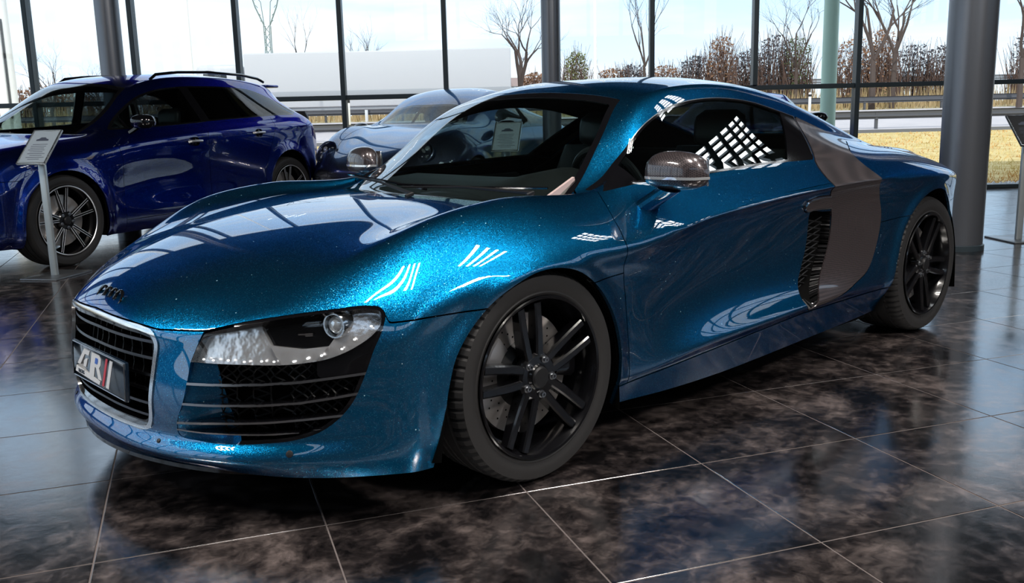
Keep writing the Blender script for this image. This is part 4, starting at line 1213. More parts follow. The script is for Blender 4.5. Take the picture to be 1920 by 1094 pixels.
# --- estate car, deep blue
def estate_surface(level=3):
    top = [
     [(-.93,0,.74),(-.91,.3,.74),(-.84,.55,.735),(-.74,.74,.735),(-.60,.86,.74)],
     [(-.72,0,.88),(-.70,.3,.875),(-.63,.55,.87),(-.55,.74,.865),(-.43,.865,.84)],
     [(-.38,0,.96),(-.37,.3,.955),(-.34,.56,.95),(-.30,.75,.94),(-.26,.865,.90)],
     [(-.02,0,1.01),(-.02,.3,1.005),(.0,.57,1.0),(.02,.76,.985),(.02,.865,.935)],
     [(.24,0,1.045),(.26,.34,1.04),(.36,.63,1.03),(.42,.755,1.02),(.40,.87,.965)],
     [(.50,0,1.20),(.52,.33,1.195),(.62,.61,1.15),(.67,.715,1.11),(.66,.87,1.01)],
     [(.80,0,1.37),(.82,.32,1.365),(.89,.57,1.32),(.93,.675,1.265),(.95,.87,1.035)],
     [(1.10,0,1.505),(1.12,.32,1.50),(1.17,.55,1.455),(1.20,.65,1.40),(1.25,.87,1.055)],
     [(1.55,0,1.565),(1.55,.32,1.56),(1.55,.55,1.525),(1.57,.645,1.462),(1.60,.872,1.078)],
     [(2.00,0,1.580),(2.0,.32,1.575),(2.0,.55,1.54),(2.0,.645,1.478),(2.0,.875,1.102)],
     [(2.42,0,1.570),(2.42,.32,1.565),(2.42,.55,1.533),(2.42,.645,1.470),(2.40,.878,1.125)],
     [(2.78,0,1.545),(2.78,.32,1.54),(2.78,.55,1.505),(2.78,.645,1.428),(2.76,.88,1.145)],
     [(3.05,0,1.500),(3.05,.32,1.495),(3.04,.54,1.455),(3.02,.64,1.36),(3.05,.875,1.158)],
     [(3.24,0,1.38),(3.23,.32,1.375),(3.21,.53,1.34),(3.20,.635,1.26),(3.28,.84,1.140)],
     [(3.40,0,1.20),(3.39,.3,1.195),(3.38,.53,1.17),(3.37,.65,1.13),(3.43,.79,1.08)],
     [(3.56,0,1.04),(3.55,.3,1.035),(3.53,.52,1.03),(3.50,.65,1.02),(3.53,.73,1.01)]]
    xs = [-.60,-.44,-.26,.02,.40,.66,.95,1.25,1.6,2.0,2.4,2.76,3.06,3.30,3.45,3.54]
    T = [z[4][2] for z in top]
    zS = [.68,.76,.82,.865,.90,.93,.955,.98,1.005,1.03,1.05,1.06,1.06,1.05,1.0,.95]
    yS = [.88,.905,.925,.935,.935,.932,.93,.93,.932,.935,.942,.95,.945,.90,.835,.77]
    zU = [.60,.66,.72,.765,.79,.81,.83,.85,.87,.89,.91,.93,.93,.92,.88,.84]
    yU = [.90,.925,.94,.945,.94,.935,.93,.93,.932,.94,.95,.958,.95,.905,.845,.785]
    yM = [.91,.93,.94,.945,.935,.925,.918,.916,.918,.925,.94,.95,.945,.905,.85,.79]
    zL = [.38,.38,.38,.38,.38,.37,.37,.37,.38,.39,.40,.40,.41,.42,.44,.46]
    yL = [.91,.93,.94,.94,.935,.93,.928,.928,.93,.935,.94,.94,.93,.89,.84,.78]
    yR = [.90,.92,.93,.93,.925,.92,.918,.918,.92,.925,.925,.92,.91,.87,.81,.76]
    yB = [.86,.88,.89,.89,.885,.88,.88,.88,.88,.885,.88,.87,.85,.81,.76,.71]
    zB = [.20,.195,.19,.19,.19,.19,.19,.19,.20,.21,.23,.25,.27,.29,.31,.33]
    side = [[(xs[i], yS[i], zS[i]), (xs[i], yU[i], zU[i]), (xs[i], yM[i], .58), (xs[i], yL[i], zL[i]), (xs[i], yR[i], zB[i] + .07), (xs[i], yB[i], zB[i])] for i in range(16)]
    fx = [(-.95, 0), (-.94, .32), (-.88, .58), (-.77, .78)]
    front = [[(x, y, .66), (x - .01, y, .58), (x - .01, y, .48), (x - .01, y, .36), (x, y, .26), (x + .04, y * .97, .20)] for x, y in fx]
    rx = [(3.62, 0), (3.61, .32), (3.58, .54), (3.54, .68)]
    rear = [[(x, y, .95), (x + .02, y, .84), (x + .04, y, .62), (x + .04, y, .46), (x + .02, y, .38), (x - .04, y * .97, .33)] for x, y in rx]
    cr = [(('t',4),4,13,.5),(('s',0),3,13,.35),(('t',2),4,8,.4),(('X',4),0,3,.6)]
    return body_cage(top, side, front, rear, cr, level)

RS_AF = crom([(-.40,.03),(-.40,.18),(-.385,.41),(-.33,.58),(-.24,.67),(-.11,.74),(.03,.757),(.17,.725),(.29,.64),(.365,.53),(.39,.40),(.39,.2),(.39,.03)], 4, True)
RS_AR = crom([(2.45,.03),(2.45,.25),(2.475,.42),(2.53,.60),(2.64,.74),(2.80,.80),(2.96,.77),(3.09,.67),(3.16,.54),(3.20,.38),(3.22,.2),(3.22,.03)], 4, True)
RS_DLO = crom([(.62,1.055),(.62,1.055),(.76,1.155),(.92,1.255),(1.07,1.335),(1.27,1.395),(1.59,1.435),(1.95,1.447),(2.28,1.443),(2.63,1.415),(2.89,1.330),(3.15,1.195),(3.15,1.195),(3.08,1.172),(2.78,1.158),(2.41,1.142),(1.79,1.112),(1.58,1.098),(1.07,1.072)], 5, True)
estate = simple_car('estate_car', 'deep blue estate car parked at the back behind the price stand on the left', estate_surface(), dict(
    paint=M['rs_paint'], arches=[RS_AF, RS_AR], flare=.028, dlo=RS_DLO, posts=[(1.73, 1.10, 1.66, 1.44, .055), (2.55, 1.15, 2.30, 1.44, .05), (.80, 1.06, .82, 1.2, .012)],
    ws=(.67, 1.05, 1.455, .56, lambda y: .20 + .40 * y ** 2), glass=M['shield'], side_glass=M['estate_glass'], cuts=[],
    panels=[('front_bumper', lambda q: np.where(q.V[:, 0] < -.35, q.V[:, 2] - .70, 9.), .002),
            ('bonnet', lambda q: np.where((q.V[:, 2] > .7) & (q.V[:, 0] < .45), np.abs(q.V[:, 1]) - .80, 9.), .0018),
            ('front_fender', lambda q: np.where(q.V[:, 2] < 1.05, poly_line_field(q, [(.1, .60), (.5, .60), (.8, .62), (1.0, .56), (1.2, .50)]), 9.), .002),
            ('side_sill', lambda q: np.where(q.V[:, 0] < 2.5, q.V[:, 2] - .30, 9.), .002),
            ('door', lambda q: np.where((q.V[:, 2] < 1.085 + .028 * (q.V[:, 0] - 1.6)), q.V[:, 0] - 1.66, 9.), .002),
            ('door', lambda q: np.where((q.V[:, 2] < 1.12 + .04 * (q.V[:, 0] - 2.0)), q.V[:, 0] - np.interp(q.V[:, 2], [.3, .6, .8, 1.0, 1.2], [2.42, 2.44, 2.52, 2.62, 2.66]), 9.), .002)],
    ends=(-.95, 3.64), hw=.93, axles=(0.0, 2.83), track=.815, R=.362, tw=.27, rr=.272, rim=M['rim'], a0=math.radians(96), style='cut', cabin=(1.20, 1.0), rows=2,
    mirror=(.78, 1.03, 1.12), mirror_mat=M['gloss'], clear=.19, rear_split=1.70), (.139, 5.77), .40)
# its own details
for zz, xx in ((.93, 1.47), (.985, 2.37)):
    for sg in (-1, 1):
        h = bpy.data.objects.new('door_handle', None); COL.objects.link(h); h.parent = estate; h.location = (xx, sg * .945, zz)
        MB().lathe([(-.02, .04), (.0, .042), (.008, .034), (-.006, .028), (-.012, 0)], 18, 'Y').build('handle_cup', M['gloss'], h)
        MB().tube([(-.085, 0, .0), (-.07, sg * .022, .004), (0, sg * .03, .006), (.07, sg * .022, .004), (.085, 0, .0)], .011, 8).build('handle_bar', M['alloy'], h)
for sg in (-1, 1):
    MB().tube([(1.35, sg * .585, 1.50), (1.42, sg * .585, 1.545), (1.7, sg * .58, 1.575), (2.1, sg * .58, 1.588), (2.6, sg * .58, 1.575), (2.85, sg * .58, 1.545), (2.95, sg * .58, 1.51)], .014, 8).build('roof_rail', M['gloss'], estate)
    MB().rbox((-.70, sg * .70, .70), (.30, .22, .09), .03, rz=sg * .35).build('headlamp', M['lens'], estate)
    MB().rbox((3.50, sg * .70, .90), (.16, .16, .12), .03, rz=-sg * .5).build('tail_lamp', M['tail'], estate)
MB().rbox((3.20, 0, 1.475), (.22, 1.0, .03), .012).build('roof_spoiler', M['rs_paint'], estate)
MB().rbox((-.93, 0, .52), (.06, .95, .34), .03).build('grille', M['gloss'], estate)

# --- rear engined coupe, grey and blue
def round_surface(level=3):
    top = [
     [(-.93,0,.55),(-.915,.25,.55),(-.86,.46,.555),(-.76,.62,.575),(-.60,.76,.60)],
     [(-.74,0,.68),(-.73,.25,.685),(-.67,.46,.705),(-.58,.62,.755),(-.45,.76,.74)],
     [(-.40,0,.80),(-.40,.25,.805),(-.37,.47,.815),(-.33,.63,.865),(-.25,.78,.83)],
     [(-.02,0,.885),(-.02,.27,.885),(.0,.50,.89),(.02,.66,.925),(.03,.80,.885)],
     [(.30,0,.935),(.32,.30,.935),(.40,.57,.93),(.44,.685,.93),(.42,.80,.895)],
     [(.58,0,1.09),(.60,.28,1.085),(.66,.54,1.06),(.70,.63,1.03),(.68,.81,.91)],
     [(.86,0,1.225),(.87,.27,1.22),(.91,.49,1.19),(.95,.57,1.15),(.95,.81,.925)],
     [(1.25,0,1.305),(1.25,.26,1.30),(1.26,.46,1.27),(1.27,.545,1.215),(1.30,.82,.935)],
     [(1.65,0,1.30),(1.65,.26,1.295),(1.65,.46,1.26),(1.65,.545,1.20),(1.65,.83,.94)],
     [(2.05,0,1.215),(2.05,.26,1.21),(2.05,.46,1.175),(2.05,.55,1.11),(2.05,.84,.945)],
     [(2.45,0,1.08),(2.45,.28,1.075),(2.45,.48,1.05),(2.45,.60,1.0),(2.42,.84,.935)],
     [(2.85,0,.945),(2.85,.3,.94),(2.85,.52,.93),(2.85,.66,.915),(2.80,.82,.885)],
     [(3.20,0,.84),(3.20,.3,.838),(3.18,.52,.83),(3.15,.66,.82),(3.08,.77,.80)],
     [(3.42,0,.76),(3.41,.3,.757),(3.37,.50,.75),(3.30,.62,.74),(3.22,.71,.73)]]
    xs = [-.60,-.45,-.25,.03,.42,.68,.95,1.30,1.65,2.05,2.42,2.80,3.06,3.20]
    zS = [.50,.60,.70,.745,.75,.755,.76,.76,.765,.775,.785,.78,.73,.67]
    yS = [.81,.855,.885,.90,.895,.885,.885,.89,.90,.92,.935,.925,.87,.80]
    zU = [.44,.52,.60,.64,.65,.65,.65,.65,.66,.67,.68,.68,.64,.60]
    yU = [.82,.865,.895,.91,.90,.89,.885,.885,.90,.925,.945,.935,.88,.81]
    yM = [.82,.865,.895,.91,.895,.885,.88,.88,.895,.92,.94,.93,.88,.81]
    yL = [.82,.86,.89,.90,.89,.885,.885,.885,.895,.915,.93,.92,.87,.80]
    side = [[(xs[i], yS[i], zS[i]), (xs[i], yU[i], zU[i]), (xs[i], yM[i], .46), (xs[i], yL[i], .32), (xs[i], yL[i] - .01, .23), (xs[i], yL[i] - .06, .16)] for i in range(14)]
    fx = [(-.96, 0), (-.945, .27), (-.89, .50), (-.77, .69)]
    front = [[(x, y, .48), (x, y, .42), (x, y, .36), (x, y, .27), (x, y, .21), (x + .04, y * .97, .16)] for x, y in fx]
    rx = [(3.50, 0), (3.49, .3), (3.44, .52), (3.36, .68)]
    rear = [[(x, y, .68), (x + .01, y, .60), (x + .01, y, .46), (x, y, .34), (x - .02, y, .26), (x - .06, y * .97, .20)] for x, y in rx]
    return body_cage(top, side, front, rear, [(('t',4),5,10,.5),(('X',4),0,3,.6)], level)
RC_AF = crom([(-.37,.03),(-.365,.2),(-.345,.38),(-.29,.53),(-.19,.63),(-.06,.68),(.06,.68),(.19,.63),(.29,.53),(.345,.38),(.365,.2),(.37,.03)], 4, True)
RC_AR = RC_AF * [1, 1] + [2.45, .01]
RC_DLO = crom([(.60,.93),(.60,.93),(.75,1.03),(.93,1.12),(1.15,1.18),(1.45,1.195),(1.75,1.165),(2.05,1.085),(2.25,.99),(2.22,.955),(2.22,.955),(1.6,.952),(1.0,.938)], 5, True)
def round_coupe(label, paint, loc, rz, zs, wing=False):
    c = simple_car('coupe_car', label, round_surface(), dict(
        paint=paint, arches=[RC_AF, RC_AR], flare=.012, dlo=RC_DLO, posts=[(1.68, .95, 1.60, 1.2, .03)],
        ws=(.60, .93, 1.235, .48, lambda y: .27 + .35 * y ** 2), cuts=[],
        panels=[('front_bumper', lambda q: np.where(q.V[:, 0] < -.3, q.V[:, 2] - .50, 9.), .002),
                ('bonnet', lambda q: np.where((q.V[:, 2] > .5) & (q.V[:, 0] < .45), np.abs(q.V[:, 1]) - np.interp(q.V[:, 0], [-.9, -.4, .4], [.42, .52, .60]), 9.), .002),
                ('front_fender', lambda q: np.where(q.V[:, 2] < .95, q.V[:, 0] - .52, 9.), .002),
                ('door', lambda q: np.where(q.V[:, 2] < .935, q.V[:, 0] - 1.66, 9.), .002)],
        ends=(-.95, 3.48), hw=.90, axles=(0, 2.45), track=.79, R=.33, tw=.25, rr=.245, rim=M['rim'], a0=math.radians(90), style='double', cabin=(1.16, .90),
        mirror=(.66, .98, .99), mirror_mat=M['gloss'], clear=.16), loc, rz, zs)
    for sg in (-1, 1):   # round lamps with dark inside
        l = bpy.data.objects.new('headlamp', None); COL.objects.link(l); l.parent = c; l.location = (-.640, sg * .585, .665 * zs); l.scale = (1.18, 1.18, 1.18)
        d = Vector((-.86, sg * .10, .50)).normalized(); l.rotation_euler = d.to_track_quat('Z', 'Y').to_euler()
        l.location = l.location + d * .035
        MB().lathe([(-.05, .118), (.006, .120), (.012, .112), (.004, .104), (-.03, .100)], 36, 'Z').build('lamp_ring', paint, l)
        MB().lathe([(-.03, 0), (-.03, .104)], 24, 'Z').build('lamp_housing', M['gloss'], l)
        for k in range(4):
            a = k * PI / 2 + .7
            MB().lathe([(-.028, .022), (-.008, .022), (-.004, .014), (-.004, 0)], 14, 'Z', (.06 * math.cos(a), .06 * math.sin(a), 0)).build('light_bead', M['lens'], l)
        MB().lathe([(-.03, .036), (-.002, .034), (.004, .02), (.006, 0)], 20, 'Z').build('projector_lens', M['lens'], l)
        MB().lathe([(.006, .110), (.020, .085), (.030, .045), (.033, 0)], 32, 'Z').build('lamp_cover', M['lamp_glass'], l)
    if wing:
        MB().rbox((3.30, 0, .985 * zs), (.30, 1.45, .03), .012).build('rear_wing', M['gloss'], c)
        for sg in (-1, 1):
            MB().rbox((3.30, sg * .735, .955 * zs), (.34, .02, .14), .008).build('wing_end_plate', M['gloss'], c)
            MB().rbox((3.26, sg * .40, .88 * zs), (.12, .02, .22), .008).build('wing_post', M['gloss'], c)
    else:
        MB().rbox((3.28, 0, .80 * zs), (.3, 1.1, .02), .008).build('rear_spoiler', paint, c)
    for sg in (-1, 1): MB().rbox((3.40, sg * .52, .70 * zs), (.08, .30, .06), .02, rz=-sg * .3).build('tail_lamp', M['tail'], c)
    return c
round_coupe('grey coupe with round dark headlamps standing behind the blue car\'s windscreen', M['grey_paint'], (4.40, 5.69), .41, 1.10)
round_coupe('bright blue coupe with black rear wing, hidden behind the roof of the big blue car', M['rs_paint'], (7.15, 3.35), .41, 1.0, True)
# ------------------------------------------------------------------ placing by bearing and distance
CX, CY, CYAW, CF = -1.8545, -2.8201, .8259, 1724.86
def at(px, d):
    """ground point at forward distance d in the bearing seen at column px of the 1920 wide frame"""
    x = (px - 960) / CF
    return (CX + d * (math.cos(CYAW) * .982 + x * math.sin(CYAW)), CY + d * (math.sin(CYAW) * .982 - x * math.cos(CYAW)))
PHI = -.745                       # direction of the glass front
FD = Vector((math.cos(PHI), math.sin(PHI), 0)); FN = Vector((-math.sin(PHI), math.cos(PHI), 0))   # along, outwards
FP = Vector((11.25, 1.74, 0))
def fac(s, t, z=0): return FP + FD * s + FN * t + Vector((0, 0, z))
S0, S1, DEP, HH = -15.0, 5.0, 17.0, 6.0
# ------------------------------------------------------------------ floor
TS, TH, TO = .5886, -.4127, (-.6363, -.7221)
e1 = Vector((math.cos(TH), math.sin(TH), 0)); e2 = Vector((-math.sin(TH), math.cos(TH), 0))
def in_room(p, m=0):
    q = Vector((p[0], p[1], 0)) - FP; s, t = q.dot(FD), q.dot(FN)
    return S0 - m < s < S1 + m and -DEP - m < t < m
fl = MB()
fl.add([fac(S0, 0, -.0012), fac(S1, 0, -.0012), fac(S1, -DEP, -.0012), fac(S0, -DEP, -.0012), fac(S0, 0, -.2), fac(S1, 0, -.2), fac(S1, -DEP, -.2), fac(S0, -DEP, -.2)],
       [(3, 2, 1, 0), (4, 5, 6, 7), (0, 1, 5, 4), (1, 2, 6, 5), (2, 3, 7, 6), (3, 0, 4, 7)])
floor = fl.build('floor', M['grout'], None, False); tag(floor, kind='structure')
tm = MB(); g = .0022
h = TS / 2 - g
tm.add([(-h, -h, -.02), (h, -h, -.02), (h, h, -.02), (-h, h, -.02), (-h, -h, -.0008), (h, -h, -.0008), (h, h, -.0008), (-h, h, -.0008),
        (-h + .0012, -h + .0012, 0), (h - .0012, -h + .0012, 0), (h - .0012, h - .0012, 0), (-h + .0012, h - .0012, 0)],
       [(0, 1, 5, 4), (1, 2, 6, 5), (2, 3, 7, 6), (3, 0, 4, 7), (4, 5, 9, 8), (5, 6, 10, 9), (6, 7, 11, 10), (7, 4, 8, 11), (8, 9, 10, 11)])
cells = []
for i in range(-40, 60):
    for j in range(-40, 60):
        p = Vector((TO[0], TO[1], 0)) + e1 * (TS * (i + .5)) + e2 * (TS * (j + .5))
        if not in_room(p, -.02): continue
        v = p - Vector((CX, CY, 0)); d = v.x * math.cos(CYAW) + v.y * math.sin(CYAW); l = v.x * math.sin(CYAW) - v.y * math.cos(CYAW)
        vis = d > 1.2 and abs(l) < d * .60 + .6
        cells.append((0 if vis else 1, v.length, p))
cells.sort(key=lambda c: (c[0], c[1]))
far = MB(); tile0 = None
for n, (v, d, p) in enumerate(cells):
    if n < 296 and v == 0:
        if tile0 is None:
            tile0 = tm.build('tile', M['tile'], floor, False); o = tile0
        else:
            o = tile0.copy(); COL.objects.link(o)
        o.location = p; o.rotation_euler = (0, 0, TH)
    else:
        R_ = Matrix.Rotation(TH, 3, 'Z'); hh = h
        far.add([p + R_ @ Vector((a * hh, b * hh, 0)) for a, b in ((-1, -1), (1, -1), (1, 1), (-1, 1))], [(0, 1, 2, 3)])
o = far.build('tile_field', M['tile'], floor, False); tag(o, kind='stuff')
# ------------------------------------------------------------------ room shell
def wall_box(name, s0, s1, t0, t1, z0, z1, mat, parent=None, kind='structure'):
    P_ = [fac(s, t, z) for s in (s0, s1) for t in (t0, t1) for z in (z0, z1)]
    mb = MB().add(P_, [(0, 1, 3, 2), (4, 6, 7, 5), (0, 4, 5, 1), (2, 3, 7, 6), (0, 2, 6, 4), (1, 5, 7, 3)])
    o = mb.build(name, mat, parent, False)
    if parent is None and kind: o['kind'] = kind
    return o
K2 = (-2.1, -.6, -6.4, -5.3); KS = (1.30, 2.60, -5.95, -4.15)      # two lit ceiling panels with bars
wall_box('ceiling', S0, K2[0], -DEP, .25, HH, HH + .25, M['ceil']); wall_box('ceiling', KS[1], S1, -DEP, .25, HH, HH + .25, M['ceil'])
wall_box('ceiling', K2[1], KS[0], -DEP, .25, HH, HH + .25, M['ceil'])
for K in (KS, K2):
    wall_box('ceiling', K[0], K[1], -DEP, K[2], HH, HH + .25, M['ceil']); wall_box('ceiling', K[0], K[1], K[3], .25, HH, HH + .25, M['ceil'])
for K, nm, nb, nr, lab in ((KS, 'skylight', 7, 5, 'unseen gridded skylight with glow added to its panes, mirrored in the side window of the blue coupe'), (K2, 'skylight', 6, 3, 'smaller unseen gridded skylight with added glow beside the larger one')):
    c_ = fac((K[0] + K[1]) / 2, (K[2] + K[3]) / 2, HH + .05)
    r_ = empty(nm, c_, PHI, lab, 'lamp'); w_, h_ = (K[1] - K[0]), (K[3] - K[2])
    MB().box((0, 0, 0), (w_, h_, .03)).build('skylight_pane', M['opal'], r_, False)
    for k in range(nb + 1): MB().box((-w_ / 2 + w_ * k / nb, 0, -.035), (.055, h_, .03)).build('skylight_bar', M['frame'], r_, False)
    for k in range(nr + 1): MB().box((0, -h_ / 2 + h_ * k / nr, -.038), (w_, .11, .034)).build('skylight_bar', M['frame'], r_, False)
# back wall and right wall each with a band of gridded windows
def band_wall(name, frame, length, z0, z1, lo, hi, cols, rows, mats, kindname):
    """frame(u, w, z) gives the point; u along, w thickness"""
    def bx(nm, u0, u1, w0, w1, a, b, mat, parent=None):
        P_ = [frame(u, w, z) for u in (u0, u1) for w in (w0, w1) for z in (a, b)]
        o = MB().add(P_, [(0, 1, 3, 2), (4, 6, 7, 5), (0, 4, 5, 1), (2, 3, 7, 6), (0, 2, 6, 4), (1, 5, 7, 3)]).build(nm, mat, parent, False)
        if parent is None: o['kind'] = 'structure'
        return o
    w = bx(name, 0, length, 0, .2, 0, z0, mats[0])
    bx(name, 0, length, 0, .2, z1, HH, mats[0]); bx(name, 0, lo, 0, .2, z0, z1, mats[0]); bx(name, hi, length, 0, .2, z0, z1, mats[0])
    win = bx(kindname, lo, hi, .08, .10, z0, z1, mats[1])
    for k in range(cols + 1):
        u = lo + (hi - lo) * k / cols; bx('window_bar', u - .05, u + .05, 0, .16, z0, z1, mats[2], win)
    for k in range(rows + 1):
        z = z0 + (z1 - z0) * k / rows; bx('window_bar', lo, hi, .0, .16, z - .035, z + .035, mats[2], win)
    return win
band_wall('wall_right', lambda u, w, z: fac(S1 + w, -DEP + u, z), DEP + .25, 3.3, 5.6, .8, 11.5, 14, 3, (M['wall'], M['pane'], M['frame']), 'window_2')
band_wall('wall_left', lambda u, w, z: fac(S0 - w, -DEP + u, z), DEP + .25, .3, 4.3, .6, 16.6, 12, 2, (M['wall'], M['pane'], M['frame']), 'window_4')
band_wall('wall_back', lambda u, w, z: fac(S0 + u, -DEP - w, z), S1 - S0, 3.4, 4.6, 5, 15, 10, 1, (M['wall'], M['pane'], M['frame']), 'window_3')
# glass front
front = empty('window_1', fac(0, 0), 0, kind='structure')
front.rotation_euler = (0, 0, PHI)
def fl_box(nm, s0, s1, t0, t1, z0, z1, mat, r=.006):
    mb = MB().rbox(((s0 + s1) / 2, (t0 + t1) / 2, (z0 + z1) / 2), (s1 - s0, t1 - t0, z1 - z0), r, seg=1)
    return mb.build(nm, mat, front, False)
ZT = 1.375; HF = 4.3
wall_box('wall_front', S0, S1, -.12, .25, HF, HH, M['wall'])
ms = [-.68 - 1.33 * k for k in range(-4, 13)]
full = {-2.01, -8.66, -12.65, 3.31, -14.65}
fl_box('bottom_rail', S0, S1, -.06, .06, 0, .05, M['frame'])
fl_box('transom', S0, S1, -.05, .05, ZT - .03, ZT + .03, M['frame'])
fl_box('top_rail', S0, S1, -.08, .08, HF - .12, HF, M['frame'])
for s in ms:
    lowm = min(abs(s - f) for f in full) < .05
    fl_box('mullion', s - .03, s + .03, -.09, .06, .05 if lowm else ZT + .03, HF - .12, M['frame'])
edges = [S0] + sorted(ms) + [S1]
for a, b in zip(edges[:-1], edges[1:]):
    fl_box('pane', a + .03, b - .03, -.006, .006, ZT + .03, HF - .12, M['pane'], .001)
lf = [S0] + sorted(f for f in full) + [S1]
for a, b in zip(lf[:-1], lf[1:]):
    fl_box('pane', a + .03, b - .03, -.006, .006, .05, ZT - .03, M['pane'], .001)
# round steel columns
def column(px, d, r, label):
    x, y = at(px, d) if d else px
    root = empty('round_column', (x, y, 0), 0, label, 'column')
    MB().lathe([(0, r), (HH, r)], 64, 'Z').build('column_shaft', M['column'], root)
    MB().lathe([(0, r + .012), (.04, r + .012), (.045, r)], 64, 'Z').build('column_collar', M['frame'], root)
    return root
column((5.366 + .10, -.105 + .12), 0, .170, 'thick round grey column standing close behind the rear of the blue coupe')
column(256, 10.2, .122, 'round steel column behind the roof of the deep blue estate car')
column(1040, 10.6, .105, 'slim round steel column in front of the glass, over the middle of the coupe roof')
# ceiling lamps: frames with four bright tubes each
def panel_lamp(s, t, e, lab, col=(1, .94, .88)):
    p = fac(s, t, HH - .12)
    r = empty('ceiling_lamp', p, PHI + PI / 2, lab, 'lamp', 'ceiling lamps of the showroom')
    MB().rbox((0, 0, .07), (1.9, 1.3, .08), .02).build('lamp_frame', M['frame'], r)
    for k in range(4):
        y = -.45 + .3 * k
        MB().tube([(-.85, y, 0), (.85, y, 0)], .022, 10).build('lamp_tube', M['tube'], r)
        ld = bpy.data.lights.new('lamp_light', 'AREA'); ld.shape = 'RECTANGLE'; ld.size = 1.7; ld.size_y = .09; ld.energy = e / 4; ld.color = col
        lo = bpy.data.objects.new('lamp_light', ld); COL.objects.link(lo); lo.parent = r; lo.location = (0, y, -.03)
    return r
for s_, t_, e_, l_ in ((-6.7, -11.3, 250, 'ceiling lamp behind the viewer, left row'), (-4.0, -9.7, 170, 'ceiling lamp beside the skylight'), (-13.2, -11.5, 320, 'unseen ceiling lamp added by the left glass wall to light the coupe nose'),  # lamp by the left glass wall is added to brighten nose and plate
        (-1.0, -13.5, 520, 'ceiling lamp behind the viewer, right row')): panel_lamp(s_, t_, e_, l_)

# ------------------------------------------------------------------ price stands
def price_stand(loc, heading, label, zc=.93, board=M['sheet'], back=False):
    r = empty('price_stand', (loc[0], loc[1], 0), heading, label, 'stand')
    MB().rbox((.02, 0, .006), (.42, .30, .012), .004).build('base_plate', M['satin_grey'], r)
    MB().rbox((.0, 0, zc / 2), (.03, .052, zc), .006).build('post', M['post'], r)
    b = bpy.data.objects.new('board', None); COL.objects.link(b); b.parent = r; b.location = (.0, 0, zc + .02); b.rotation_euler = (0, math.radians(45), 0)
    # board lies in its local yz plane, tilted away at the top (local z up, x away)
    MB().rbox((0, 0, .0), (.014, .235, .335), .006).build('board_panel', M['post'] if not back else M['black'], b)
    MB().tube([(-.008, -.112, -.162), (-.008, .112, -.162), (-.008, .112, .162), (-.008, -.112, .162)], .006, 6, closed=True).build('board_frame', M['chrome_soft'], b)
    s_ = MB().rbox((-.0085, 0, 0), (.002, .205, .300), .0005, seg=1).build('price_sheet', board, b, False)
    pr = MB()
    pr.prism([(-.05, .0), (.05, .0), (.046, .016), (.030, .020), (.015, .034), (-.018, .034), (-.034, .018), (-.05, .014)], .0008, Matrix(((0, 0, -1, -.0098), (-1, 0, 0, 0), (0, 1, 0, .055), (0, 0, 0, 1))))
    pr.build('printed_picture', M['print'], b, False)
    tx = MB()
    for k in range(9): tx.box((-.0099, .01 * math.sin(k * 7), .02 - k * .018), (.0008, .12 + .03 * math.sin(k * 3), .004))
    tx.build('printed_lines', M['print'], b, False)
    return r
price_stand((.235, 4.46), .64, 'silver price stand with tilted sheet beside the estate\'s front wheel')
price_stand((3.45, 2.95), .64, 'price stand with tilted sheet seen through the coupe\'s windscreen', .90)
price_stand((6.215, -.165), .9, 'dark backed price stand cut off by the right edge of the picture', .86, M['black'], True)
# ------------------------------------------------------------------ outside
EX = 75
def terrain(name, t0, t1, z0, z1, mat, n=1, s0=-110, s1=110, label=None):
    V = [fac(s0, t0, z0), fac(s1, t0, z0), fac(s1, t1, z1), fac(s0, t1, z1)]
    o = mesh_obj(name, V, [(0, 1, 2, 3)], mat, smooth=False); o['kind'] = 'structure'; return o
terrain('gravel_strip', .06, 1.0, -.02, -.02, M['gravel'])
terrain('lawn_ground', 1.0, 24, -.03, .10, M['grass'])
terrain('kerb', 24, 24.3, .10, .22, M['concrete'])
terrain('road', 24.3, 36, .22, .95, M['road'])
terrain('verge_ground', 36, 70, .95, 1.4, M['verge'])
terrain('field_ground', 70, 260, 1.4, 2.0, M['verge'], s0=-260, s1=260)
# stones in the gravel strip
gr = MB()
for k in range(700):
    s = rng.uniform(-3, 1.5); t = rng.uniform(.12, .95); r = rng.uniform(.015, .045)
    p = fac(s, t, -.01); bb = len(gr.V)
    V_ = [(p.x + r * a * rng.uniform(.7, 1.2), p.y + r * b * rng.uniform(.7, 1.2), p.z + r * c * .8) for a, b, c in ((1, 0, 0), (0, 1, 0), (-1, 0, 0), (0, -1, 0), (0, 0, 1))]
    gr.add(V_, [(0, 1, 4), (1, 2, 4), (2, 3, 4), (3, 0, 4)])
o = gr.build('gravel', M['stone'], None); tag(o, 'pale gravel stones outside the foot of the glass front', 'gravel', kind='stuff')
gb = MB()
for k in range(36000):
    t = 1.0 + 22 * rng.random() ** 1.6; s = rng.uniform(-16, 6) * (1 + t / 12)
    p = fac(s, t, -.03 + .13 * (t - 1) / 23); hgt = rng.uniform(.03, .09); a = rng.uniform(0, PI); w = rng.uniform(.004, .009) * (1 + t / 14)
    dx, dy = math.cos(a) * w, math.sin(a) * w
    gb.add([(p.x - dx, p.y - dy, p.z), (p.x + dx, p.y + dy, p.z), (p.x + rng.uniform(-.05, .05), p.y + rng.uniform(-.05, .05), p.z + hgt)], [(0, 1, 2)])
o = gb.build('grass', M['blade'], None, False); tag(o, 'yellowing rough grass growing between the showroom and the road', 'grass', kind='stuff')
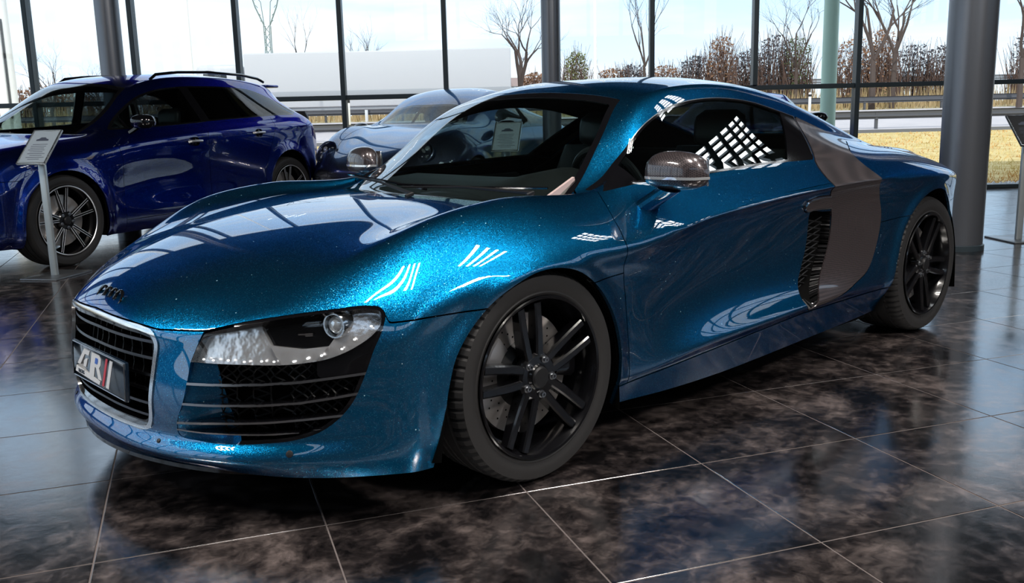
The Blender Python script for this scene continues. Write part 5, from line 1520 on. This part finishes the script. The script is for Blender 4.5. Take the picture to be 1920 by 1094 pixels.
# guard rails
def guard_rail(t, zb, ztop, label, mat, grp=None):
    r = empty('guard_rail', fac(0, t, zb), PHI, label, 'guard rail')
    h = ztop - zb
    rg = [[(s, -.03, h - .31), (s, .02, h - .27), (s, -.03, h - .22), (s, -.03, h - .18), (s, .02, h - .13), (s, .02, h - .04), (s, -.03, h)] for s in (-60, 60)]
    MB().loft([[Vector(p) for p in q] + [Vector((p[0], p[1] + .01, p[2])) for p in q[::-1]] for q in rg]).build('rail_beam', mat, r, angle=20)
    for k in range(-14, 15): MB().box((k * 4.0, .06, (h - .05) / 2), (.10, .12, h - .05)).build('rail_post', mat, r, False)
    return r
guard_rail(24.6, .2, .93, 'nearer steel guard rail along the road beyond the grass', M['rail'])
guard_rail(36.4, .95, 1.62, 'farther steel guard rail on the far side of the road', M['rail'])
guard_rail(50, 1.2, 3.0, 'pale rail running below the bushes at the back of the verge', M['rail_pale'])
# marker posts
for px, d in ((672, 35.2), (705, 49.2), (929, 49.2), (1506, 49.2)):
    x, y = at(px, d); z = .9
    r = empty('marker_post', (x, y, z), 0, {672: 'white road marker post nearer the glass mullion by the grey coupe', 705: 'white road marker post standing right of the second mullion', 929: 'white road marker post below the small roof', 1506: 'white road marker post left of the mint green mast'}[px], 'post')
    MB().rbox((0, 0, .5), (.14, .10, 1.0), .02).build('post_body', M['white'], r)
    MB().rbox((0, 0, .85), (.145, .105, .12), .01).build('post_band', M['black'], r)
# lorry passing
lx, ly = at(735, 44)
lorry = empty('lorry', (lx, ly, .66), PHI, 'long pale lorry trailer on the road behind the grey coupe', 'lorry')
lorry.scale = (.94, .94, .94)
MB().rbox((0, 0, 2.35), (12.6, 2.5, 2.55), .06).build('trailer_box', M['lorry'], lorry)
MB().rbox((0, 0, 1.0), (12.4, 2.3, .16), .03).build('trailer_frame', M['lorry_grey'], lorry)
MB().rbox((0, -1.26, 1.65), (12.5, .02, .35), .01).build('side_stripe', M['lorry_grey'], lorry)
MB().rbox((-7.6, 0, 1.9), (2.1, 2.45, 2.5), .25).build('cab', M['lorry'], lorry)
MB().rbox((-7.7, -1.235, 2.35), (1.1, .03, .8), .01).build('cab_window', M['gloss'], lorry)
for wx in (-8.1, -4.4, 2.6, 3.9, 5.2):
    for sg in (-1, 1):
        MB().lathe([(-.14, .3), (-.15, .5), (0, .52), (.15, .5), (.14, .3), (.1, 0)], 28, 'Y', (wx, sg * 1.05, .52)).lathe([(-.1, 0), (-.14, .3)], 28, 'Y', (wx, sg * 1.05, .52)).build('wheel', M['rubber'], lorry)
# masts and posts
def mast(px, d, r, h, label, mat, name='mast', z=0, arm=False):
    x, y = at(px, d)
    o = empty(name, (x, y, z), 0, label, 'mast')
    MB().lathe([(0, r * 1.5), (.15, r * 1.5), (.18, r), (h, r * .8), (h, 0)], 20, 'Z').build('mast_tube', mat, o)
    return o
mast(1539, 14.2, .115, 9, 'mint green round mast just outside the glass, right of the coupe roof', M['mint'])
mast(1119, 30, .055, 14, 'thin white lamp mast right of the slim column', M['white'])
mast(397, 32, .05, 14, 'thin white lamp mast left of the second window post', M['white'])
m1 = mast(70, 22, .13, 12, 'thick white mast at the far left beyond the estate car', M['white'])
x, y = at(58, 21.9)
cab = empty('switch_box', (x, y, 0), PHI, 'tall white cabinet strapped to the thick white mast', 'box')
MB().rbox((0, 0, 1.9), (.22, .25, 3.0), .03).build('cabinet_body', M['white'], cab); MB().rbox((.13, -.02, 2.4), (.02, .12, 2.2), .005).build('cable_duct', M['black'], cab)
# street lamp arm at far left of the glass
# pylon
x, y = at(537, 120)
py = empty('power_pylon', (x, y, 1.5), PHI, 'lattice power pylon with a wide crossarm on the horizon', 'pylon')
pb = MB(); H_ = 15.6
for a, b in ((-1, -1), (1, -1), (1, 1), (-1, 1)):
    pb.tube([(a * .9, b * .9, 0), (a * .32, b * .32, H_ * .55), (a * .35, b * .35, H_ * .72)], .06, 4)
for k in range(12):
    z0, z1 = H_ * .72 * k / 12, H_ * .72 * (k + 1) / 12; w0 = np.interp(z0, [0, H_ * .55, H_ * .72], [.9, .32, .35]); w1 = np.interp(z1, [0, H_ * .55, H_ * .72], [.9, .32, .35])
    pb.tube([(-w0, -w0, z0), (w1, -w1, z1)], .035, 4); pb.tube([(w0, -w0, z0), (-w1, -w1, z1)], .035, 4)
pb.build('pylon_legs', M['pylon'], py)
pb = MB()
for sg in (-1, 1):
    pb.tube([(sg * .35, 0, H_ * .72), (sg * 1.3, 0, H_ * .86), (sg * 1.9, 0, H_)], .08, 4)
    pb.tube([(sg * .35, 0, H_ * .72), (sg * .6, 0, H_ * .9), (sg * 1.9, 0, H_)], .05, 4)
    for k in range(5): pb.tube([(sg * (.4 + .3 * k), 0, H_ * .74 + .9 * k), (sg * (.8 + .22 * k), 0, H_ * .76 + .9 * k)], .04, 4)
pb.tube([(-4.2, 0, H_), (4.2, 0, H_)], .08, 4); pb.tube([(-4.2, 0, H_), (-1.9, 0, H_ - .5), (1.9, 0, H_ - .5), (4.2, 0, H_)], .05, 4)
for k in range(-6, 7): pb.tube([(k * .62, 0, H_), (k * .62 + .3, 0, H_ - .45)], .035, 4)
pb.build('crossarm', M['pylon'], py)
# house
x, y = at(975, 150)
hs = empty('house', (x, y, 1.6), PHI + .3, 'small far house with a pale gable left of the slim column', 'house')
MB().box((0, 0, 1.4), (9, 6, 2.8)).build('house_walls', M['render'], hs, False)
MB().add([(-5, -3.5, 2.7), (5, -3.5, 2.7), (5, 3.5, 2.7), (-5, 3.5, 2.7), (-5, 0, 5.3), (5, 0, 5.3)], [(0, 1, 5, 4), (2, 3, 4, 5), (1, 2, 5), (3, 0, 4), (3, 2, 1, 0)]).build('roof', M['roof'], hs, False)
for k in range(3): MB().box((-3 + 3 * k, -3.02, 1.6), (1, .06, 1.1)).build('window', M['gloss'], hs, False)
# ------------------------------------------------------------------ bare trees and bushes
def branch(mb, p, d, L, r, depth, spread, rnd, up=.12):
    n = 3; pts = [p]; rr = [r]; q = p.copy(); dd = d.copy()
    for k in range(n):
        dd = (dd + Vector((rnd.gauss(0, .12), rnd.gauss(0, .12), up * .5 + rnd.gauss(0, .05)))).normalized()
        q = q + dd * (L / n); pts.append(q.copy()); rr.append(r * (1 - .4 * (k + 1) / n))
    mb.tube(pts, rr, 5 if depth > 3 else 3, cap=False)
    if depth <= 0: return
    m = rnd.choice((2, 3, 3)) if depth > 1 else 3
    for k in range(m):
        i = n if k == 0 else rnd.choice((1, 2, n))
        az = rnd.uniform(0, 2 * PI); perp = dd.orthogonal().normalized(); perp.rotate(Matrix.Rotation(az, 3, dd))
        nd = (dd + perp * spread * rnd.uniform(.6, 1.3)).normalized()
        branch(mb, pts[i], nd, L * rnd.uniform(.6, .82), rr[i] * .68, depth - 1, spread, rnd, up)
def bare_tree(px, d, z, h, label, seed, depth=5, trunk=.28, spread=.6, tr=None, group=None, mat='bark'):
    x, y = at(px, d); rnd = random.Random(seed)
    o = empty('bare_tree', (x, y, z), 0, label, 'tree', group)
    mb = MB(); th = h * trunk; r = tr or h * .018
    mb.tube([(0, 0, -.3), (0, 0, th * .5), (rnd.gauss(0, .05), rnd.gauss(0, .05), th)], [r * 1.3, r * 1.05, r], 8)
    mb.build('trunk', M[mat], o)
    br = MB(); top_ = Vector(mb.V[-1])
    for k in range(3 if depth > 3 else 2):
        a = 2 * PI * k / 3 + rnd.uniform(0, 1.5)
        branch(br, Vector((0, 0, th * .97)), Vector((math.cos(a) * spread * .7, math.sin(a) * spread * .7, 1)).normalized(), h * .28, r * .72, depth - 1, spread, rnd)
    b = br.build('branches', M[mat], o, False); b['kind'] = 'stuff'
    return o
bare_tree(984, 46, 1.1, 6.2, 'bare forked tree left of the slim round column', 3, 6, .22, .62, .16)
bare_tree(140, 50, 1.0, 4.6, 'bare round-headed tree left of the thick steel column at the left', 5, 6, .2, .7)
bare_tree(700, 60, 1.1, 5.9, 'thin bare tree between the second and third window posts', 8, 5, .3, .5, .10)
bare_tree(1208, 55, 1.2, 8.5, 'thin bare tree right beside the window post above the coupe roof', 12, 5, .3, .4, .08)
bare_tree(1618, 50, 1.2, 9.5, 'tall bare tree just right of the dark post beside the mint green mast', 21, 6, .25, .5, .14)
bare_tree(1655, 52, 1.2, 9.0, 'taller slender bare tree between the mint mast and the thick column', 22, 6, .3, .5, .13)
bare_tree(1480, 56, 1.2, 7.5, 'bare tree left of the mint green mast', 33, 5, .3, .6, .09)
bare_tree(1885, 48, 1.2, 8.5, 'bare tree at the right edge beyond the thick column', 41, 6, .25, .6, .12)
bare_tree(592, 70, 1.2, 7.0, 'wispy bare sapling right of the pylon', 51, 4, .5, .3, .05)
bare_tree(30, 48, 1.0, 4.2, 'low bare tree at the left edge beyond the glass', 61, 6, .2, .7)
bare_tree(225, 52, 1.0, 3.9, 'low bare tree beside the thick steel column at the left', 62, 6, .2, .7)
def bush(px, d, z, w, h, label, seed, mat, leaf, group=None, nl=900, nt=160):
    x, y = at(px, d); rnd = random.Random(seed)
    o = empty('bush', (x, y, z), PHI, label, 'bush', group)
    tw = MB()
    for k in range(nt):
        bx_, by_ = rnd.uniform(-w, w) * .8, rnd.uniform(-.8, .8)
        hh = h * rnd.uniform(.55, 1.08) * (1 - .45 * (abs(bx_) / w) ** 2)
        tw.tube([(bx_, by_, -.2), (bx_ + rnd.gauss(0, .15), by_ + rnd.gauss(0, .15), hh * .5), (bx_ + rnd.gauss(0, .35), by_ + rnd.gauss(0, .3), hh)], [.03, .02, .008], 3, cap=False)
    t_ = tw.build('twigs', M[mat], o, False); t_['kind'] = 'stuff'
    lf_ = MB()
    for k in range(nl):
        a = rnd.uniform(0, 2 * PI); r_ = math.sqrt(rnd.random()); zz = rnd.random() ** .8
        bx_ = w * r_ * math.cos(a) * (1 - .35 * zz); by_ = .9 * r_ * math.sin(a)
        hz = h * zz * .92 * (1 - .3 * (abs(bx_) / w) ** 2); s_ = rnd.uniform(.05, .13)
        c = Vector((bx_, by_, hz)); u = Vector((rnd.gauss(0, 1), rnd.gauss(0, 1), rnd.gauss(0, 1))).normalized(); v = u.orthogonal().normalized()
        lf_.add([c - u * s_, c + v * s_ * .6, c + u * s_, c - v * s_ * .6], [(0, 1, 2, 3)])
    l_ = lf_.build('leaves', M[leaf], o, False); l_['kind'] = 'stuff'
    return o
G1 = 'bushes along the verge beyond the road'
G2 = 'brown scrub far beyond the estate car'
for k, (px, d, w, h, leaf, lab) in enumerate([
        (1085, 62, 1.1, 4.2, 'leaf_olive', 'rounded olive green bush just right of the slim column'),
        (1150, 66, 1.5, 3.2, 'leaf_brown', 'low brown bush right of the thin white mast beyond the road'),
        (1185, 66, 1.4, 3.4, 'leaf_dark', 'dark bush left of the window post over the coupe roof'),
        (1245, 64, 1.5, 3.2, 'leaf_brown', 'brown bush right of the window post over the coupe roof'),
        (1300, 62, 1.5, 3.7, 'leaf_dark', 'low dark bush left of the tall rusty bush'),
        (1345, 60, 1.2, 4.8, 'leaf_brown', 'tall rusty brown bush between two window posts right of the slim column'),
        (1392, 62, 1.3, 4.0, 'leaf_dark', 'dark bush touching the window post left of the mint mast'),
        (1440, 60, 1.4, 4.8, 'leaf_dark', 'broad dark bush halfway from a window post to the mint mast'),
        (1478, 60, 1.3, 4.6, 'leaf_green', 'dark green bush left of the mint green mast'),
        (1580, 60, 1.5, 4.4, 'leaf_brown', 'brown bush between the mint mast and the dark window post'),
        (1630, 60, 1.2, 5.0, 'leaf_brown', 'tall brown bush at the feet of the two tall bare trees'),
        (1690, 62, 1.7, 4.1, 'leaf_dark', 'dark bush right of the two tall bare trees'),
        (1745, 62, 1.7, 4.0, 'leaf_dark', 'dark bush beside the thick grey column'),
        (1905, 62, 1.9, 4.8, 'leaf_dark', 'dark bush at the right edge beyond the thick column'),
        (1010, 64, 1.3, 2.9, 'leaf_brown', 'low brown bush at the foot of the forked bare tree'),
        (10, 60, 2.2, 2.3, 'leaf_brown', 'brown scrub at the far left edge beyond the glass'),
        (75, 60, 2.2, 2.6, 'leaf_brown', 'brown scrub behind the thick white mast at the left'),
        (130, 60, 2.2, 2.9, 'leaf_brown', 'brown scrub under the round-headed bare tree at the left'),
        (190, 60, 2.2, 2.3, 'leaf_brown', 'brown scrub left of the steel column behind the estate roof'),
        (340, 60, 2.2, 2.6, 'leaf_brown', 'brown scrub over the estate roof, left of the thin white mast'),
        (375, 60, 2.0, 2.9, 'leaf_brown', 'brown scrub touching the thin white mast over the estate roof')]):
    bush(px, d, 1.2 if k < 15 else 1.0, w, h, lab, 100 + k, 'twig', leaf, G1 if k < 15 else G2, 900 if k < 15 else 500, 160 if k < 15 else 120)
dg = MB()
for k in range(5200):
    s = rng.uniform(-34, 24); t = rng.uniform(36.8, 49.7); p = fac(s, t, .95 + .014 * (t - 36)); a = rng.uniform(0, PI); w = .03; hgt = rng.uniform(.5, 1.5)
    dg.add([(p.x - w * math.cos(a), p.y - w * math.sin(a), p.z), (p.x + w * math.cos(a), p.y + w * math.sin(a), p.z), (p.x + rng.uniform(-.25, .25), p.y + rng.uniform(-.25, .25), p.z + hgt)], [(0, 1, 2)])
o = dg.build('dry_grass', M['straw'], None, False); tag(o, 'tall straw coloured dry grass on the verge beyond the road', 'grass', kind='stuff')
